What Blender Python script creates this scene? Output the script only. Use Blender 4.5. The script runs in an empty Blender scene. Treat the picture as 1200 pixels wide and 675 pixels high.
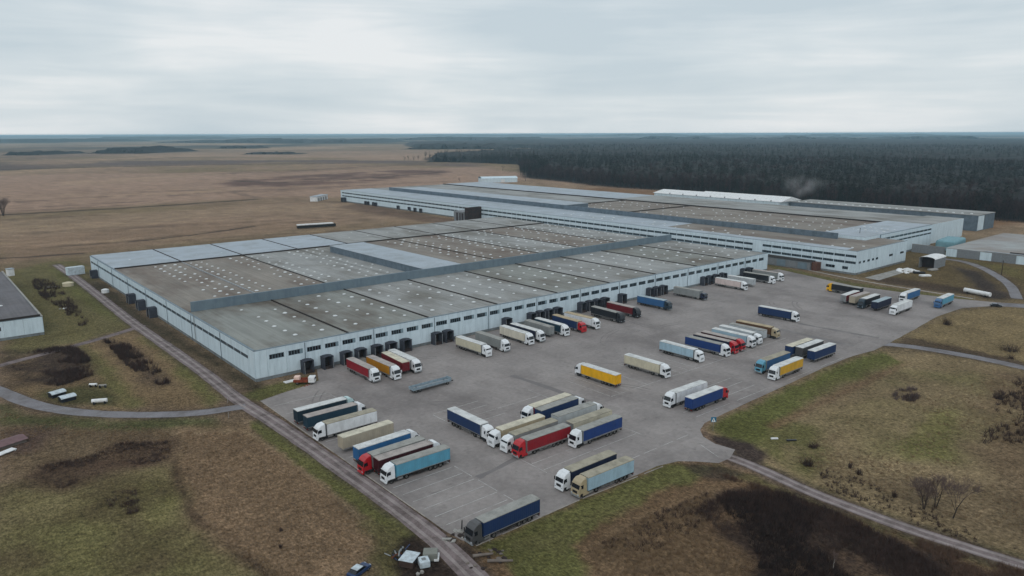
import bpy, bmesh, math, random
import numpy as np
from mathutils import Matrix, Vector

scene = bpy.context.scene
R_ = random.Random(7)

# ------------------------------------------------------------------ camera
CAM_H, CAM_F, CAM_YH, CAM_ROLL, CAM_PSI = 72.0, 859.0, 156.6, 0.0027, math.radians(50.0)
_t = math.atan((337.5 - CAM_YH) / CAM_F)
_fw = Vector((math.cos(CAM_PSI) * math.cos(_t), math.sin(CAM_PSI) * math.cos(_t), -math.sin(_t)))
_rt = Vector((math.sin(CAM_PSI), -math.cos(CAM_PSI), 0))
_up = _rt.cross(_fw)
_rt2 = _rt * math.cos(CAM_ROLL) - _up * math.sin(CAM_ROLL)
_up2 = _rt * math.sin(CAM_ROLL) + _up * math.cos(CAM_ROLL)
cam_data = bpy.data.cameras.new('camera')
cam_data.sensor_width = 36.0
cam_data.lens = CAM_F / 1200 * 36
cam_data.clip_start = 1.0
cam_data.clip_end = 150000.0
cam = bpy.data.objects.new('camera', cam_data)
m = Matrix.Identity(4)
for i, v in enumerate((_rt2, _up2, -_fw)):
    for k in range(3):
        m[k][i] = v[k]
m[2][3] = CAM_H
cam.matrix_world = m
scene.collection.objects.link(cam)
scene.camera = cam


def G(x, y, z=0.0):
    """photo pixel (1200x675) -> point on the horizontal plane at height z"""
    d = _rt2 * (x - 600) + _up2 * (337.5 - y) + _fw * CAM_F
    t = (z - CAM_H) / d.z
    return (d.x * t, d.y * t)


# ------------------------------------------------------------------ world, sun, exposure
SUN_EL, SUN_AZ = math.radians(42), math.radians(222)      # behind the camera, veiled by cloud
world = bpy.data.worlds.new('World')
scene.world = world
world.use_nodes = True
wn, wl = world.node_tree.nodes, world.node_tree.links
wn.clear()


def N(tree, typ, **kw):
    n = tree.nodes.new(typ)
    for k, v in kw.items():
        setattr(n, k, v)
    return n


wt = world.node_tree
w_out = N(wt, 'ShaderNodeOutputWorld')
w_bg = N(wt, 'ShaderNodeBackground')
w_sky = N(wt, 'ShaderNodeTexSky', sky_type='NISHITA')
w_sky.sun_disc = False
w_sky.sun_elevation = SUN_EL
w_sky.sun_rotation = math.radians(90) - SUN_AZ
w_sky.air_density = 1.0
w_sky.dust_density = 2.0
w_tc = N(wt, 'ShaderNodeTexCoord')
w_mp = N(wt, 'ShaderNodeMapping')
w_mp.inputs['Scale'].default_value = (1.0, 1.0, 11.0)
w_n1 = N(wt, 'ShaderNodeTexNoise')
w_n1.inputs['Scale'].default_value = 2.6
w_n1.inputs['Detail'].default_value = 9
w_n1.inputs['Roughness'].default_value = 0.55
w_n1.inputs['Distortion'].default_value = 0.35
w_mp2 = N(wt, 'ShaderNodeMapping')
w_mp2.inputs['Scale'].default_value = (1.3, 1.3, 3.0)
w_mp2.inputs['Location'].default_value = (3.1, 1.7, 0.4)
w_n2 = N(wt, 'ShaderNodeTexNoise')
w_n2.inputs['Scale'].default_value = 2.2
w_n2.inputs['Detail'].default_value = 4
w_add = N(wt, 'ShaderNodeMath', operation='ADD')
w_ramp = N(wt, 'ShaderNodeValToRGB')
e = w_ramp.color_ramp.elements
e[0].position = 0.40
e[0].color = (0.570, 0.655, 0.708, 1)
e[1].position = 0.62
e[1].color = (0.820, 0.848, 0.862, 1)
x = e.new(0.52)
x.color = (0.680, 0.745, 0.780, 1)
w_half = N(wt, 'ShaderNodeMath', operation='MULTIPLY')
w_half.inputs[1].default_value = 0.5
w_mul = N(wt, 'ShaderNodeVectorMath', operation='SCALE')
w_mul.inputs['Scale'].default_value = 10.0            # clouds in the sky texture's own units
w_mix = N(wt, 'ShaderNodeMix', data_type='RGBA')
w_mix.inputs['Factor'].default_value = 0.94
wl.new(w_tc.outputs['Generated'], w_mp.inputs['Vector'])
wl.new(w_tc.outputs['Generated'], w_mp2.inputs['Vector'])
wl.new(w_mp.outputs['Vector'], w_n1.inputs['Vector'])
wl.new(w_mp2.outputs['Vector'], w_n2.inputs['Vector'])
wl.new(w_n1.outputs['Fac'], w_add.inputs[0])
wl.new(w_n2.outputs['Fac'], w_add.inputs[1])
wl.new(w_add.outputs[0], w_half.inputs[0])
wl.new(w_half.outputs[0], w_ramp.inputs['Fac'])
wl.new(w_ramp.outputs['Color'], w_mul.inputs[0])
wl.new(w_sky.outputs['Color'], w_mix.inputs['A'])
wl.new(w_mul.outputs['Vector'], w_mix.inputs['B'])
wl.new(w_mix.outputs['Result'], w_bg.inputs['Color'])
w_bg.inputs['Strength'].default_value = 0.1
wl.new(w_bg.outputs[0], w_out.inputs['Surface'])

sun_data = bpy.data.lights.new('sun', 'SUN')
sun_data.energy = 0.7
sun_data.angle = math.radians(25)
sun_data.color = (1.0, 0.96, 0.90)
sun = bpy.data.objects.new('sun', sun_data)
sun_dir = Vector((math.cos(SUN_AZ) * math.cos(SUN_EL), math.sin(SUN_AZ) * math.cos(SUN_EL), math.sin(SUN_EL)))
sun.rotation_euler = sun_dir.to_track_quat('Z', 'Y').to_euler()
sun.location = (0, 0, 60)
scene.collection.objects.link(sun)

scene.view_settings.view_transform = 'Standard'
scene.view_settings.look = 'None'
scene.view_settings.exposure = 0.0
scene.view_settings.gamma = 1.0
scene.view_settings.use_curve_mapping = False
scene.render.engine = 'CYCLES'
scene.cycles.max_bounces = 5
scene.cycles.diffuse_bounces = 3
scene.cycles.glossy_bounces = 2
scene.cycles.volume_bounces = 2
scene.cycles.use_denoising = True
scene.cycles.use_adaptive_sampling = True
scene.cycles.adaptive_threshold = 0.015

# ------------------------------------------------------------------ helpers
C = scene.collection


def link(o):
    C.objects.link(o)
    return o


def lin(c):
    c = c / 255.0
    return c / 12.92 if c <= 0.04045 else ((c + 0.055) / 1.055) ** 2.4


def srgb(r, g, b):
    return (lin(r), lin(g), lin(b), 1.0)


class MB:
    def __init__(self):
        self.v, self.f = [], []

    def quad(self, *p):
        n = len(self.v)
        self.v += [tuple(q) for q in p]
        self.f.append(tuple(range(n, n + len(p))))
        return self

    def box(self, x0, x1, y0, y1, z0, z1):
        n = len(self.v)
        self.v += [(x0, y0, z0), (x1, y0, z0), (x1, y1, z0), (x0, y1, z0), (x0, y0, z1), (x1, y0, z1), (x1, y1, z1), (x0, y1, z1)]
        self.f += [tuple(n + i for i in q) for q in ((3, 2, 1, 0), (4, 5, 6, 7), (0, 1, 5, 4), (1, 2, 6, 5), (2, 3, 7, 6), (3, 0, 4, 7))]
        return self

    def cyl(self, p, q, r0, r1=None, n=10, caps=True):
        r1 = r0 if r1 is None else r1
        p, q = Vector(p), Vector(q)
        d = (q - p).normalized()
        a = d.orthogonal().normalized()
        b = d.cross(a)
        k = len(self.v)
        for c, r in ((p, r0), (q, r1)):
            for i in range(n):
                t = 2 * math.pi * i / n
                self.v.append(tuple(c + (a * math.cos(t) + b * math.sin(t)) * r))
        for i in range(n):
            j = (i + 1) % n
            self.f.append((k + i, k + j, k + n + j, k + n + i))
        if caps:
            self.f.append(tuple(k + i for i in reversed(range(n))))
            self.f.append(tuple(k + n + i for i in range(n)))
        return self

    def mesh(self, name, smooth=False, bevel=0.0, seg=2):
        me = bpy.data.meshes.new(name)
        me.from_pydata(self.v, [], self.f)
        if bevel:
            bm = bmesh.new()
            bm.from_mesh(me)
            bmesh.ops.remove_doubles(bm, verts=bm.verts, dist=1e-4)
            es = [ed for ed in bm.edges if len(ed.link_faces) == 2 and ed.calc_face_angle() > 0.25]
            bmesh.ops.bevel(bm, geom=es, offset=bevel, segments=seg, affect='EDGES', profile=0.6, clamp_overlap=True)
            bm.to_mesh(me)
            bm.free()
        if smooth:
            for p in me.polygons:
                p.use_smooth = True
        me.update()
        return me


def obj(name, me, mat=None, parent=None, loc=(0, 0, 0), rz=0.0, scale=None):
    o = bpy.data.objects.new(name, me)
    C.objects.link(o)
    o.location = loc
    if rz:
        o.rotation_euler = (0, 0, rz)
    if scale:
        o.scale = scale
    if parent is not None:
        o.parent = parent
    if mat is not None:
        if len(me.materials) == 0:
            me.materials.append(mat)
        elif me.materials[0] is not mat:
            o.material_slots[0].link = 'OBJECT'
            o.material_slots[0].material = mat
    return o


def thing(name, label, cat, loc=(0, 0, 0), rz=0.0, group=None):
    o = bpy.data.objects.new(name, None)
    C.objects.link(o)
    o.empty_display_size = 0.5
    o.location = loc
    o.rotation_euler = (0, 0, rz)
    return tag(o, label, cat, group)


def tag(o, label=None, cat=None, group=None, kind=None):
    if label:
        o['label'] = label
    if cat:
        o['category'] = cat
    if group:
        o['group'] = group
    if kind:
        o['kind'] = kind
    return o


# ------------------------------------------------------------------ materials
_mats = {}


def mat(name, col, rough=0.6, spec=0.3, metal=0.0, var=0.12, vscale=1.2, vstretch=(1, 1, 1), bump=0.0, bscale=6.0,
        dirt=None, dirt_amt=0.0, dscale=0.4, dstretch=(1, 1, 1), coat=0.0, fine=0.0, fscale=20.0, fstretch=None):
    """Principled material with world-space noise for tone, dirt patches and fine relief."""
    if name in _mats:
        return _mats[name]
    M = bpy.data.materials.new(name)
    M.use_nodes = True
    t = M.node_tree
    b = t.nodes['Principled BSDF']
    b.inputs['Roughness'].default_value = rough
    b.inputs['Specular IOR Level'].default_value = spec
    b.inputs['Metallic'].default_value = metal
    b.inputs['Coat Weight'].default_value = coat
    geo = N(t, 'ShaderNodeNewGeometry')
    mp = N(t, 'ShaderNodeMapping')
    mp.inputs['Scale'].default_value = vstretch
    t.links.new(geo.outputs['Position'], mp.inputs['Vector'])
    n1 = N(t, 'ShaderNodeTexNoise')
    n1.inputs['Scale'].default_value = vscale
    n1.inputs['Detail'].default_value = 6
    n1.inputs['Roughness'].default_value = 0.62
    t.links.new(mp.outputs['Vector'], n1.inputs['Vector'])
    mr = N(t, 'ShaderNodeMapRange')
    mr.inputs['From Min'].default_value = 0.25
    mr.inputs['From Max'].default_value = 0.75
    mr.inputs['To Min'].default_value = 1 - var
    mr.inputs['To Max'].default_value = 1 + var
    t.links.new(n1.outputs['Fac'], mr.inputs['Value'])
    sc = N(t, 'ShaderNodeVectorMath', operation='SCALE')
    sc.inputs[0].default_value = col[:3]
    t.links.new(mr.outputs['Result'], sc.inputs['Scale'])
    last = sc.outputs['Vector']
    if dirt is not None:
        mp2 = N(t, 'ShaderNodeMapping')
        mp2.inputs['Scale'].default_value = dstretch
        mp2.inputs['Location'].default_value = (13.7, 5.1, 2.2)
        t.links.new(geo.outputs['Position'], mp2.inputs['Vector'])
        n2 = N(t, 'ShaderNodeTexNoise')
        n2.inputs['Scale'].default_value = dscale
        n2.inputs['Detail'].default_value = 8
        n2.inputs['Roughness'].default_value = 0.65
        t.links.new(mp2.outputs['Vector'], n2.inputs['Vector'])
        m2 = N(t, 'ShaderNodeMapRange')
        m2.inputs['From Min'].default_value = 0.45
        m2.inputs['From Max'].default_value = 0.68
        m2.inputs['To Min'].default_value = 0
        m2.inputs['To Max'].default_value = dirt_amt
        t.links.new(n2.outputs['Fac'], m2.inputs['Value'])
        mx = N(t, 'ShaderNodeMix', data_type='RGBA')
        t.links.new(m2.outputs['Result'], mx.inputs['Factor'])
        t.links.new(last, mx.inputs['A'])
        mx.inputs['B'].default_value = dirt
        last = mx.outputs['Result']
    if fine:
        n4 = N(t, 'ShaderNodeTexNoise')
        n4.inputs['Scale'].default_value = fscale
        n4.inputs['Detail'].default_value = 3
        if fstretch:
            mp4 = N(t, 'ShaderNodeMapping')
            mp4.inputs['Scale'].default_value = fstretch
            t.links.new(geo.outputs['Position'], mp4.inputs['Vector'])
            t.links.new(mp4.outputs['Vector'], n4.inputs['Vector'])
        else:
            t.links.new(geo.outputs['Position'], n4.inputs['Vector'])
        m4 = N(t, 'ShaderNodeMapRange')
        m4.inputs['From Min'].default_value = 0.3
        m4.inputs['From Max'].default_value = 0.7
        m4.inputs['To Min'].default_value = 1 - fine
        m4.inputs['To Max'].default_value = 1 + fine
        t.links.new(n4.outputs['Fac'], m4.inputs['Value'])
        s4 = N(t, 'ShaderNodeVectorMath', operation='SCALE')
        t.links.new(last, s4.inputs[0])
        t.links.new(m4.outputs['Result'], s4.inputs['Scale'])
        last = s4.outputs['Vector']
    t.links.new(last, b.inputs['Base Color'])
    if bump:
        n3 = N(t, 'ShaderNodeTexNoise')
        n3.inputs['Scale'].default_value = bscale
        n3.inputs['Detail'].default_value = 5
        t.links.new(geo.outputs['Position'], n3.inputs['Vector'])
        bp = N(t, 'ShaderNodeBump')
        bp.inputs['Strength'].default_value = bump
        bp.inputs['Distance'].default_value = 0.15
        t.links.new(n3.outputs['Fac'], bp.inputs['Height'])
        t.links.new(bp.outputs['Normal'], b.inputs['Normal'])
    _mats[name] = M
    return M


GRIME = srgb(70, 62, 55)
M_glass = mat('dark_glass', srgb(24, 30, 38), rough=0.12, spec=0.5, var=0.3, vscale=0.8)
M_tyre = mat('tyre_rubber', srgb(34, 33, 33), rough=0.9, var=0.2)
M_rim = mat('wheel_rim', srgb(105, 105, 104), rough=0.5, metal=0.3, dirt=GRIME, dirt_amt=0.6, dscale=3)
M_chas = mat('chassis_steel', srgb(40, 38, 38), rough=0.8, var=0.25, dirt=srgb(75, 66, 58), dirt_amt=0.5, dscale=1.5)
M_black = mat('black_plastic', srgb(30, 30, 32), rough=0.7, var=0.2)
M_alu = mat('aluminium_trim', srgb(150, 150, 150), rough=0.45, metal=0.4, dirt=GRIME, dirt_amt=0.5, dscale=1.5)
M_lamp = mat('headlamp_lens', srgb(170, 178, 185), rough=0.15, spec=0.6)
M_tail = mat('tail_lamp_lens', srgb(120, 20, 18), rough=0.25)
M_wall = mat('blue_wall_panel', srgb(204, 220, 229), rough=0.5, var=0.06, vscale=0.35, dirt=srgb(166, 184, 194), dirt_amt=0.6, dscale=0.5, dstretch=(1.5, 1.5, 0.16), fine=0.03, fscale=4)
M_wall_c = mat('wall_joint', srgb(96, 118, 128), rough=0.8, var=0.2)
M_plinth = mat('concrete_plinth', srgb(120, 128, 132), rough=0.85, var=0.2, vscale=0.6, dirt=srgb(78, 74, 70), dirt_amt=0.7, dscale=0.4)
M_roof = mat('grey_roof_sheet', srgb(146, 147, 146), rough=0.8, var=0.16, vscale=0.12, vstretch=(1, 0.35, 1), bump=0.3, bscale=2.5,
             dirt=srgb(98, 94, 86), dirt_amt=0.85, dscale=0.055, dstretch=(1, 0.5, 1), fine=0.14, fscale=1.0, fstretch=(1.1, 0.03, 1))
M_roof2 = mat('brown_roof_sheet', srgb(130, 124, 117), rough=0.85, var=0.2, vscale=0.12, vstretch=(1, 0.3, 1), bump=0.3, bscale=2.5,
              dirt=srgb(94, 78, 68), dirt_amt=0.85, dscale=0.06, dstretch=(1, 0.45, 1), fine=0.15, fscale=1.0, fstretch=(1.1, 0.03, 1))
M_roof1b = mat('grey_roof_sheet_darker', srgb(132, 134, 130), rough=0.8, var=0.16, vscale=0.1, vstretch=(1, 0.35, 1), bump=0.3, bscale=2.5,
               dirt=srgb(88, 78, 68), dirt_amt=0.9, dscale=0.045, dstretch=(1, 0.6, 1), fine=0.14, fscale=1.0, fstretch=(1.1, 0.03, 1))
M_roof3 = mat('pale_roof_sheet', srgb(158, 168, 178), rough=0.6, var=0.1, vscale=0.12, vstretch=(0.4, 1, 1),
              dirt=srgb(128, 134, 136), dirt_amt=0.6, dscale=0.1, fine=0.07, fscale=1.3)
M_bitumen = mat('bitumen_upstand', srgb(52, 46, 44), rough=0.9, var=0.3, vscale=0.5)
M_fire = mat('firewall_sheet', srgb(112, 128, 138), rough=0.6, var=0.12, vscale=0.4, dirt=srgb(94, 110, 124), dirt_amt=0.7, dscale=0.3, dstretch=(1.2, 1.2, 0.3))
M_fire2 = mat('dark_firewall_sheet', srgb(98, 112, 124), rough=0.6, var=0.15, vscale=0.4, dirt=srgb(70, 82, 90), dirt_amt=0.7, dscale=0.3)
M_metal = mat('ridge_metal', srgb(150, 156, 162), rough=0.5, var=0.15)
M_dome = mat('skylight_plastic', srgb(206, 210, 212), rough=0.35, var=0.08, vscale=0.7)
M_kerbw = mat('skylight_upstand', srgb(128, 126, 120), rough=0.8, var=0.2)
M_dock = mat('dock_rubber', srgb(62, 65, 74), rough=0.85, var=0.3, vscale=0.7)
M_dockd = mat('dock_door', srgb(46, 40, 40), rough=0.8, var=0.4, vscale=0.6, dirt=srgb(78, 58, 52), dirt_amt=0.6, dscale=0.5)
M_dockp = mat('dock_post', srgb(122, 126, 130), rough=0.7, var=0.2)
M_frame = mat('window_frame', srgb(120, 140, 150), rough=0.6)
M_white = mat('white_paint', srgb(222, 224, 226), rough=0.5, var=0.08, dirt=srgb(160, 158, 150), dirt_amt=0.5, dscale=0.6)
M_grey = mat('grey_paint', srgb(132, 136, 138), rough=0.7, var=0.15, dirt=GRIME, dirt_amt=0.4, dscale=0.6)
M_conc = mat('concrete', srgb(150, 148, 144), rough=0.85, var=0.2, vscale=0.5, dirt=srgb(100, 96, 90), dirt_amt=0.6, dscale=0.3)
M_wood = mat('bark', srgb(62, 54, 50), rough=0.9, var=0.3, vscale=3)
M_birch = mat('birch_bark', srgb(150, 145, 140), rough=0.9, var=0.4, vscale=4)
M_twig = mat('bare_twigs', srgb(96, 82, 78), rough=0.95, var=0.3, vscale=0.4)
M_scrub = mat('scrub_twigs', srgb(64, 50, 46), rough=0.95, var=0.35, vscale=0.3)
M_reed = mat('dry_stalks', srgb(122, 102, 80), rough=0.95, var=0.3, vscale=0.3)
M_pine = mat('pine_needles', srgb(28, 31, 25), rough=0.95, var=0.45, vscale=0.05, fine=0.35, fscale=0.6)
M_decid = mat('bare_crown', srgb(58, 46, 46), rough=0.95, var=0.4, vscale=0.05, fine=0.3, fscale=0.6)
M_canopy = mat('far_canopy', srgb(27, 29, 27), rough=1.0, var=0.55, vscale=0.012, dirt=srgb(46, 39, 40), dirt_amt=0.8, dscale=0.004, fine=0.4, fscale=0.06)


# numpy value noise -------------------------------------------------
def _hash(ix, iy, seed):
    h = (ix.astype(np.int64) * 374761393 + iy.astype(np.int64) * 668265263 + seed * 69069) & 0x7fffffff
    h = ((h ^ (h >> 13)) * 1274126177) & 0x7fffffff
    return ((h ^ (h >> 16)) & 0xffff) / 65535.0


def vnoise(x, y, seed=0):
    ix, iy = np.floor(x), np.floor(y)
    fx, fy = x - ix, y - iy
    fx, fy = fx * fx * (3 - 2 * fx), fy * fy * (3 - 2 * fy)
    a, b = _hash(ix, iy, seed), _hash(ix + 1, iy, seed)
    c, d = _hash(ix, iy + 1, seed), _hash(ix + 1, iy + 1, seed)
    return (a * (1 - fx) + b * fx) * (1 - fy) + (c * (1 - fx) + d * fx) * fy


def fbm(x, y, scale, oct=4, seed=0):
    s, amp, tot = 0, 1.0, 0
    for o in range(oct):
        s = s + amp * vnoise(x * scale * 2 ** o + 17.3 * o, y * scale * 2 ** o - 9.1 * o, seed + o)
        tot += amp
        amp *= 0.5
    return s / tot


def poly_sd(x, y, poly):
    """signed distance (negative inside) of points to a polygon"""
    d = np.full(x.shape, 1e18)
    inside = np.zeros(x.shape, bool)
    n = len(poly)
    for i in range(n):
        (ax, ay), (bx, by) = poly[i], poly[(i + 1) % n]
        ex, ey = bx - ax, by - ay
        L = ex * ex + ey * ey + 1e-12
        t = np.clip(((x - ax) * ex + (y - ay) * ey) / L, 0, 1)
        d = np.minimum(d, (x - ax - t * ex) ** 2 + (y - ay - t * ey) ** 2)
        c = ((ay > y) != (by > y)) & (x < (bx - ax) * (y - ay) / (by - ay + 1e-12) + ax)
        inside ^= c
    d = np.sqrt(d)
    return np.where(inside, -d, d)


def line_d(x, y, pts):
    d = np.full(x.shape, 1e18)
    for (ax, ay), (bx, by) in zip(pts[:-1], pts[1:]):
        ex, ey = bx - ax, by - ay
        L = ex * ex + ey * ey + 1e-12
        t = np.clip(((x - ax) * ex + (y - ay) * ey) / L, 0, 1)
        d = np.minimum(d, (x - ax - t * ex) ** 2 + (y - ay - t * ey) ** 2)
    return np.sqrt(d)


# ------------------------------------------------------------------ layout traced from the photograph, laid on the ground
def GP(pts):
    return [G(*p) for p in pts]


LOT = GP([(305, 470), (330, 461), (352, 454), (374, 446)]) + [(94.0, 207.2), (352.0, 207.2)] + \
    GP([(912, 315.5), (1000, 335), (1060, 343), (1125, 350.5), (1168, 354.5), (1166, 358.5), (1128, 361), (1098, 371),
        (1072, 386), (1044, 401), (1036, 405), (1024, 410.5), (1000, 417), (965, 431), (900, 461), (850, 484), (826, 496), (820, 504), (824, 512),
        (838, 520), (862, 527), (856, 537), (842, 543), (815, 541), (795, 540.5), (770, 546), (683, 584), (615, 614), (558, 639.5),
        (540, 633), (522, 622), (500, 607), (420, 551), (350, 501.5)])

ROAD_W = GP([(66, 310), (85, 323), (110, 342), (135, 362), (160, 381.5), (200, 409), (240, 437), (262, 455), (282, 471), (305, 484.5), (350, 514), (420, 563.5), (500, 621), (541, 659), (580, 700)])
ROAD_CURVE = GP([(-60, 430), (-20, 450), (8, 462), (35, 473), (70, 481), (120, 485.5), (180, 486.5), (235, 484), (268, 479), (288, 476)])
TRACK_C = GP([(168, 381), (135, 392), (70, 410), (0, 428), (-60, 446)])
ROAD_E = GP([(838, 530), (870, 541), (905, 556), (950, 577), (1010, 600), (1080, 625), (1150, 647), (1240, 675)])
ROAD_E2 = GP([(1020, 402), (1060, 405), (1100, 411), (1150, 420), (1210, 433), (1270, 447)])
ROAD_E3 = GP([(1150, 355.5), (1200, 358.5), (1270, 363)])
ROAD_NE = GP([(1085, 303), (1105, 303), (1128, 306), (1150, 313), (1172, 325), (1186, 336), (1192, 350)])
PATH_N = GP([(893, 305), (940, 315), (1003, 328), (1070, 339), (1140, 350)])

# ------------------------------------------------------------------ ground: one polar sheet to the horizon
cx, cy = 0.0, 0.0
rings = [4.0]
while rings[-1] < 60000:
    r = rings[-1]
    rings.append(r * (1.0105 if 60 < r < 900 else (1.02 if r < 6000 else 1.05)))
a0 = math.degrees(CAM_PSI)
angs, a = [], a0 - 46
while a < a0 + 46:
    angs.append(a)
    a += 0.36
while a < a0 - 46 + 360 - 3:
    angs.append(a)
    a += 6.0
angs = np.radians(np.array(angs))
rr = np.array(rings)
X = (rr[:, None] * np.cos(angs)[None, :]).ravel()
Y = (rr[:, None] * np.sin(angs)[None, :]).ravel()
na, nr = len(angs), len(rr)
rad = np.hypot(X, Y)

COL = np.zeros((X.size, 3))


def c3(r, g, b):
    return np.array([lin(r), lin(g), lin(b)])


n_big = fbm(X, Y, 1 / 160.0, 4, 3)
n_mid = fbm(X, Y, 1 / 28.0, 4, 11)
n_sml = fbm(X, Y, 1 / 7.0, 3, 23)
COL[:] = c3(130, 110, 90)
w = np.clip((n_big - 0.35) * 3, 0, 1)[:, None]
COL = COL * (1 - w) + c3(112, 98, 74) * w
w = np.clip((n_mid - 0.5) * 3.2, 0, 1)[:, None] * 0.55
COL = COL * (1 - w) + c3(98, 84, 68) * w


def patch(poly, col, feather=3.0, rag=4.0, amt=1.0, seed=5, breakup=0.0, bscale=1 / 9.0):
    global COL
    sd = poly_sd(X, Y, poly) + (fbm(X, Y, 1 / (rag * 2.2 + 0.1), 3, seed) - 0.5) * 2 * rag
    w = np.clip(0.5 - sd / (2 * feather), 0, 1) * amt
    if breakup:
        w = w * np.clip((fbm(X, Y, bscale, 4, seed + 31) - 0.5 + 0.5 * (1 - breakup)) * 3.5, 0, 1)
    COL = COL * (1 - w[:, None]) + np.array(col)[None, :] * w[:, None]


def stripe(pts, width, col, feather=0.8, rag=0.6, amt=1.0, seed=9, breakup=0.0):
    global COL
    d = line_d(X, Y, pts) - width / 2 + (fbm(X, Y, 1 / 5.0, 3, seed) - 0.5) * 2 * rag
    w = np.clip(0.5 - d / (2 * feather), 0, 1) * amt
    if breakup:
        w = w * np.clip((fbm(X, Y, 1 / 14.0, 3, seed + 3) - 0.5 + 0.5 * (1 - breakup)) * 3.5, 0, 1)
    COL = COL * (1 - w[:, None]) + np.array(col)[None, :] * w[:, None]


GREEN = c3(96, 95, 58)
GREEN_D = c3(70, 74, 46)
OLIVE = c3(98, 92, 62)
TAN = c3(128, 108, 82)
BROWN = c3(104, 84, 66)
DARK = c3(58, 48, 44)
MUD = c3(76, 66, 60)
# far fields
patch(GP([(-300, 236), (0, 250), (300, 232), (520, 228), (640, 206), (560, 196), (480, 198), (0, 206), (-300, 200)]), c3(136, 114, 96), 14, 18, 0.9, 41)
patch(GP([(-200, 202), (0, 200.5), (100, 195.5), (250, 192.5), (420, 191), (560, 196), (560, 189), (360, 187.5), (120, 188.5), (-200, 192)]), c3(84, 74, 70), 22, 40, 0.85, 43, 0.35, 1 / 260.0)
patch(GP([(265, 216), (330, 219.5), (420, 214), (530, 204), (520, 198), (430, 201), (330, 207), (270, 210)]), c3(80, 62, 56), 14, 30, 0.85, 45, 0.5, 1 / 45.0)
patch(GP([(-300, 186), (200, 183), (470, 186), (560, 190), (600, 182), (470, 176), (200, 177), (-300, 178)]), c3(140, 118, 98), 40, 60, 0.8, 47)
patch(GP([(0, 310), (110, 296), (300, 275), (395, 262), (395, 255), (200, 262), (0, 282)]), c3(124, 104, 84), 7, 9, 0.8, 49)
patch(GP([(0, 275), (300, 250), (460, 246), (380, 238), (150, 250), (-100, 265)]), c3(130, 112, 90), 12, 16, 0.6, 50)
stripe(GP([(-60, 257), (0, 252), (100, 246.5), (200, 240.5), (300, 233.5)]), 8.0, c3(56, 48, 44), 3, 3.0, 0.95, 51)
stripe(GP([(-60, 308), (0, 303), (98, 297)]), 4.0, c3(56, 48, 44), 1.6, 1.0, 0.95, 53)
stripe(GP([(60, 290), (150, 283), (250, 272), (300, 264), (400, 256)]), 6.0, c3(74, 62, 52), 2.4, 3, 0.85, 55, 0.35)
stripe(GP([(60, 228), (260, 222), (300, 232), (420, 238)]), 8.0, c3(86, 74, 64), 4, 4, 0.7, 56, 0.5)
for yy, sd in ((243, 1), (262, 2), (270, 3), (226, 4), (213, 5), (281, 6), (290, 7)):
    stripe(GP([(-80, yy + 6), (180, yy), (420, yy - 12)]), 4 + sd, c3(110, 94, 74) if sd % 2 else c3(140, 122, 92), 3, 6, 0.5, 60 + sd, 0.75)
_rl = random.Random(12)
for k in range(26):
    yy = 172 + 120 * (k / 25) ** 1.3
    xa, ln = _rl.uniform(-60, 320), _rl.uniform(80, 260)
    dk = _rl.random() < 0.55
    stripe(GP([(xa, yy + ln * 0.03), (xa + ln * 0.5, yy + _rl.uniform(-.8, .8)), (xa + ln, yy - ln * 0.025)]), (1.1 if dk else 2.2) * 61848 / (yy - 156.6) ** 2 * 1.0, c3(84, 70, 60) if dk else c3(148, 126, 102),
           0.7 * 61848 / (yy - 156.6) ** 2, 61848 / (yy - 156.6) ** 2, 0.7, 200 + k, 0.4)
patch(GP([(395, 243), (520, 264), (560, 268), (560, 262), (420, 238)]), c3(92, 76, 64), 4, 6, 0.8, 65)
# forest floor
FOREST = [(705, 80), (700, 200), (722, 330), (760, 520), (752, 700), (795, 850)] + GP([(613, 208), (608, 193), (560, 191), (500, 189.5), (497, 185), (560, 181.5), (640, 177), (648, 174), (560, 172.8), (478, 172.5), (474, 168.5), (560, 166.5), (640, 165)]) + [(9000, 5200), (9000, -2600), (1500, -2600)]
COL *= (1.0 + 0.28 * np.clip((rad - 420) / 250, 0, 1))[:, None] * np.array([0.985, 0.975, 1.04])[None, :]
patch(FOREST, c3(54, 48, 44), 8, 10, 1.0, 67)
# band behind the plant
patch([(640, 190), (700, 190), (715, 330), (750, 520), (745, 690), (690, 700), (620, 420)], c3(118, 90, 66), 8, 10, 0.8, 69)
# left meadow between the west warehouse and the long warehouse
patch(GP([(0, 320), (60, 306), (98, 305), (110, 330), (165, 378), (150, 388), (60, 409), (0, 425)]), OLIVE, 3, 5, 0.9, 71)
patch(GP([(70, 312), (100, 335), (150, 375), (140, 380), (90, 350), (60, 318)]), GREEN, 2, 3, 0.8, 73)
patch(GP([(8, 350), (60, 340), (100, 372), (110, 392), (60, 400)]), c3(100, 92, 62), 4, 5, 0.7, 75, 0.3)
patch(GP([(0, 424), (60, 408), (165, 386), (200, 410), (262, 466), (240, 480), (120, 482), (40, 470), (0, 455)]), TAN * 0.92, 3, 5, 0.9, 77)
patch(GP([(85, 405), (100, 402), (125, 425), (150, 455), (175, 474), (150, 478), (125, 455), (105, 425)]), GREEN, 2, 3, 0.75, 79)
patch(GP([(160, 390), (190, 395), (262, 466), (245, 478), (225, 455), (190, 415)]), GREEN, 2, 3, 0.85, 81)
patch(GP([(0, 412), (45, 411), (85, 407), (103, 420), (110, 440), (70, 452), (30, 452), (0, 440)]), DARK * 1.0, 3, 4, 0.9, 83, 0.2)
patch(GP([(118, 398), (150, 402), (178, 425), (198, 450), (180, 452), (150, 432)]), DARK * 1.4, 2.5, 4, 0.7, 85, 0.3)
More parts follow.
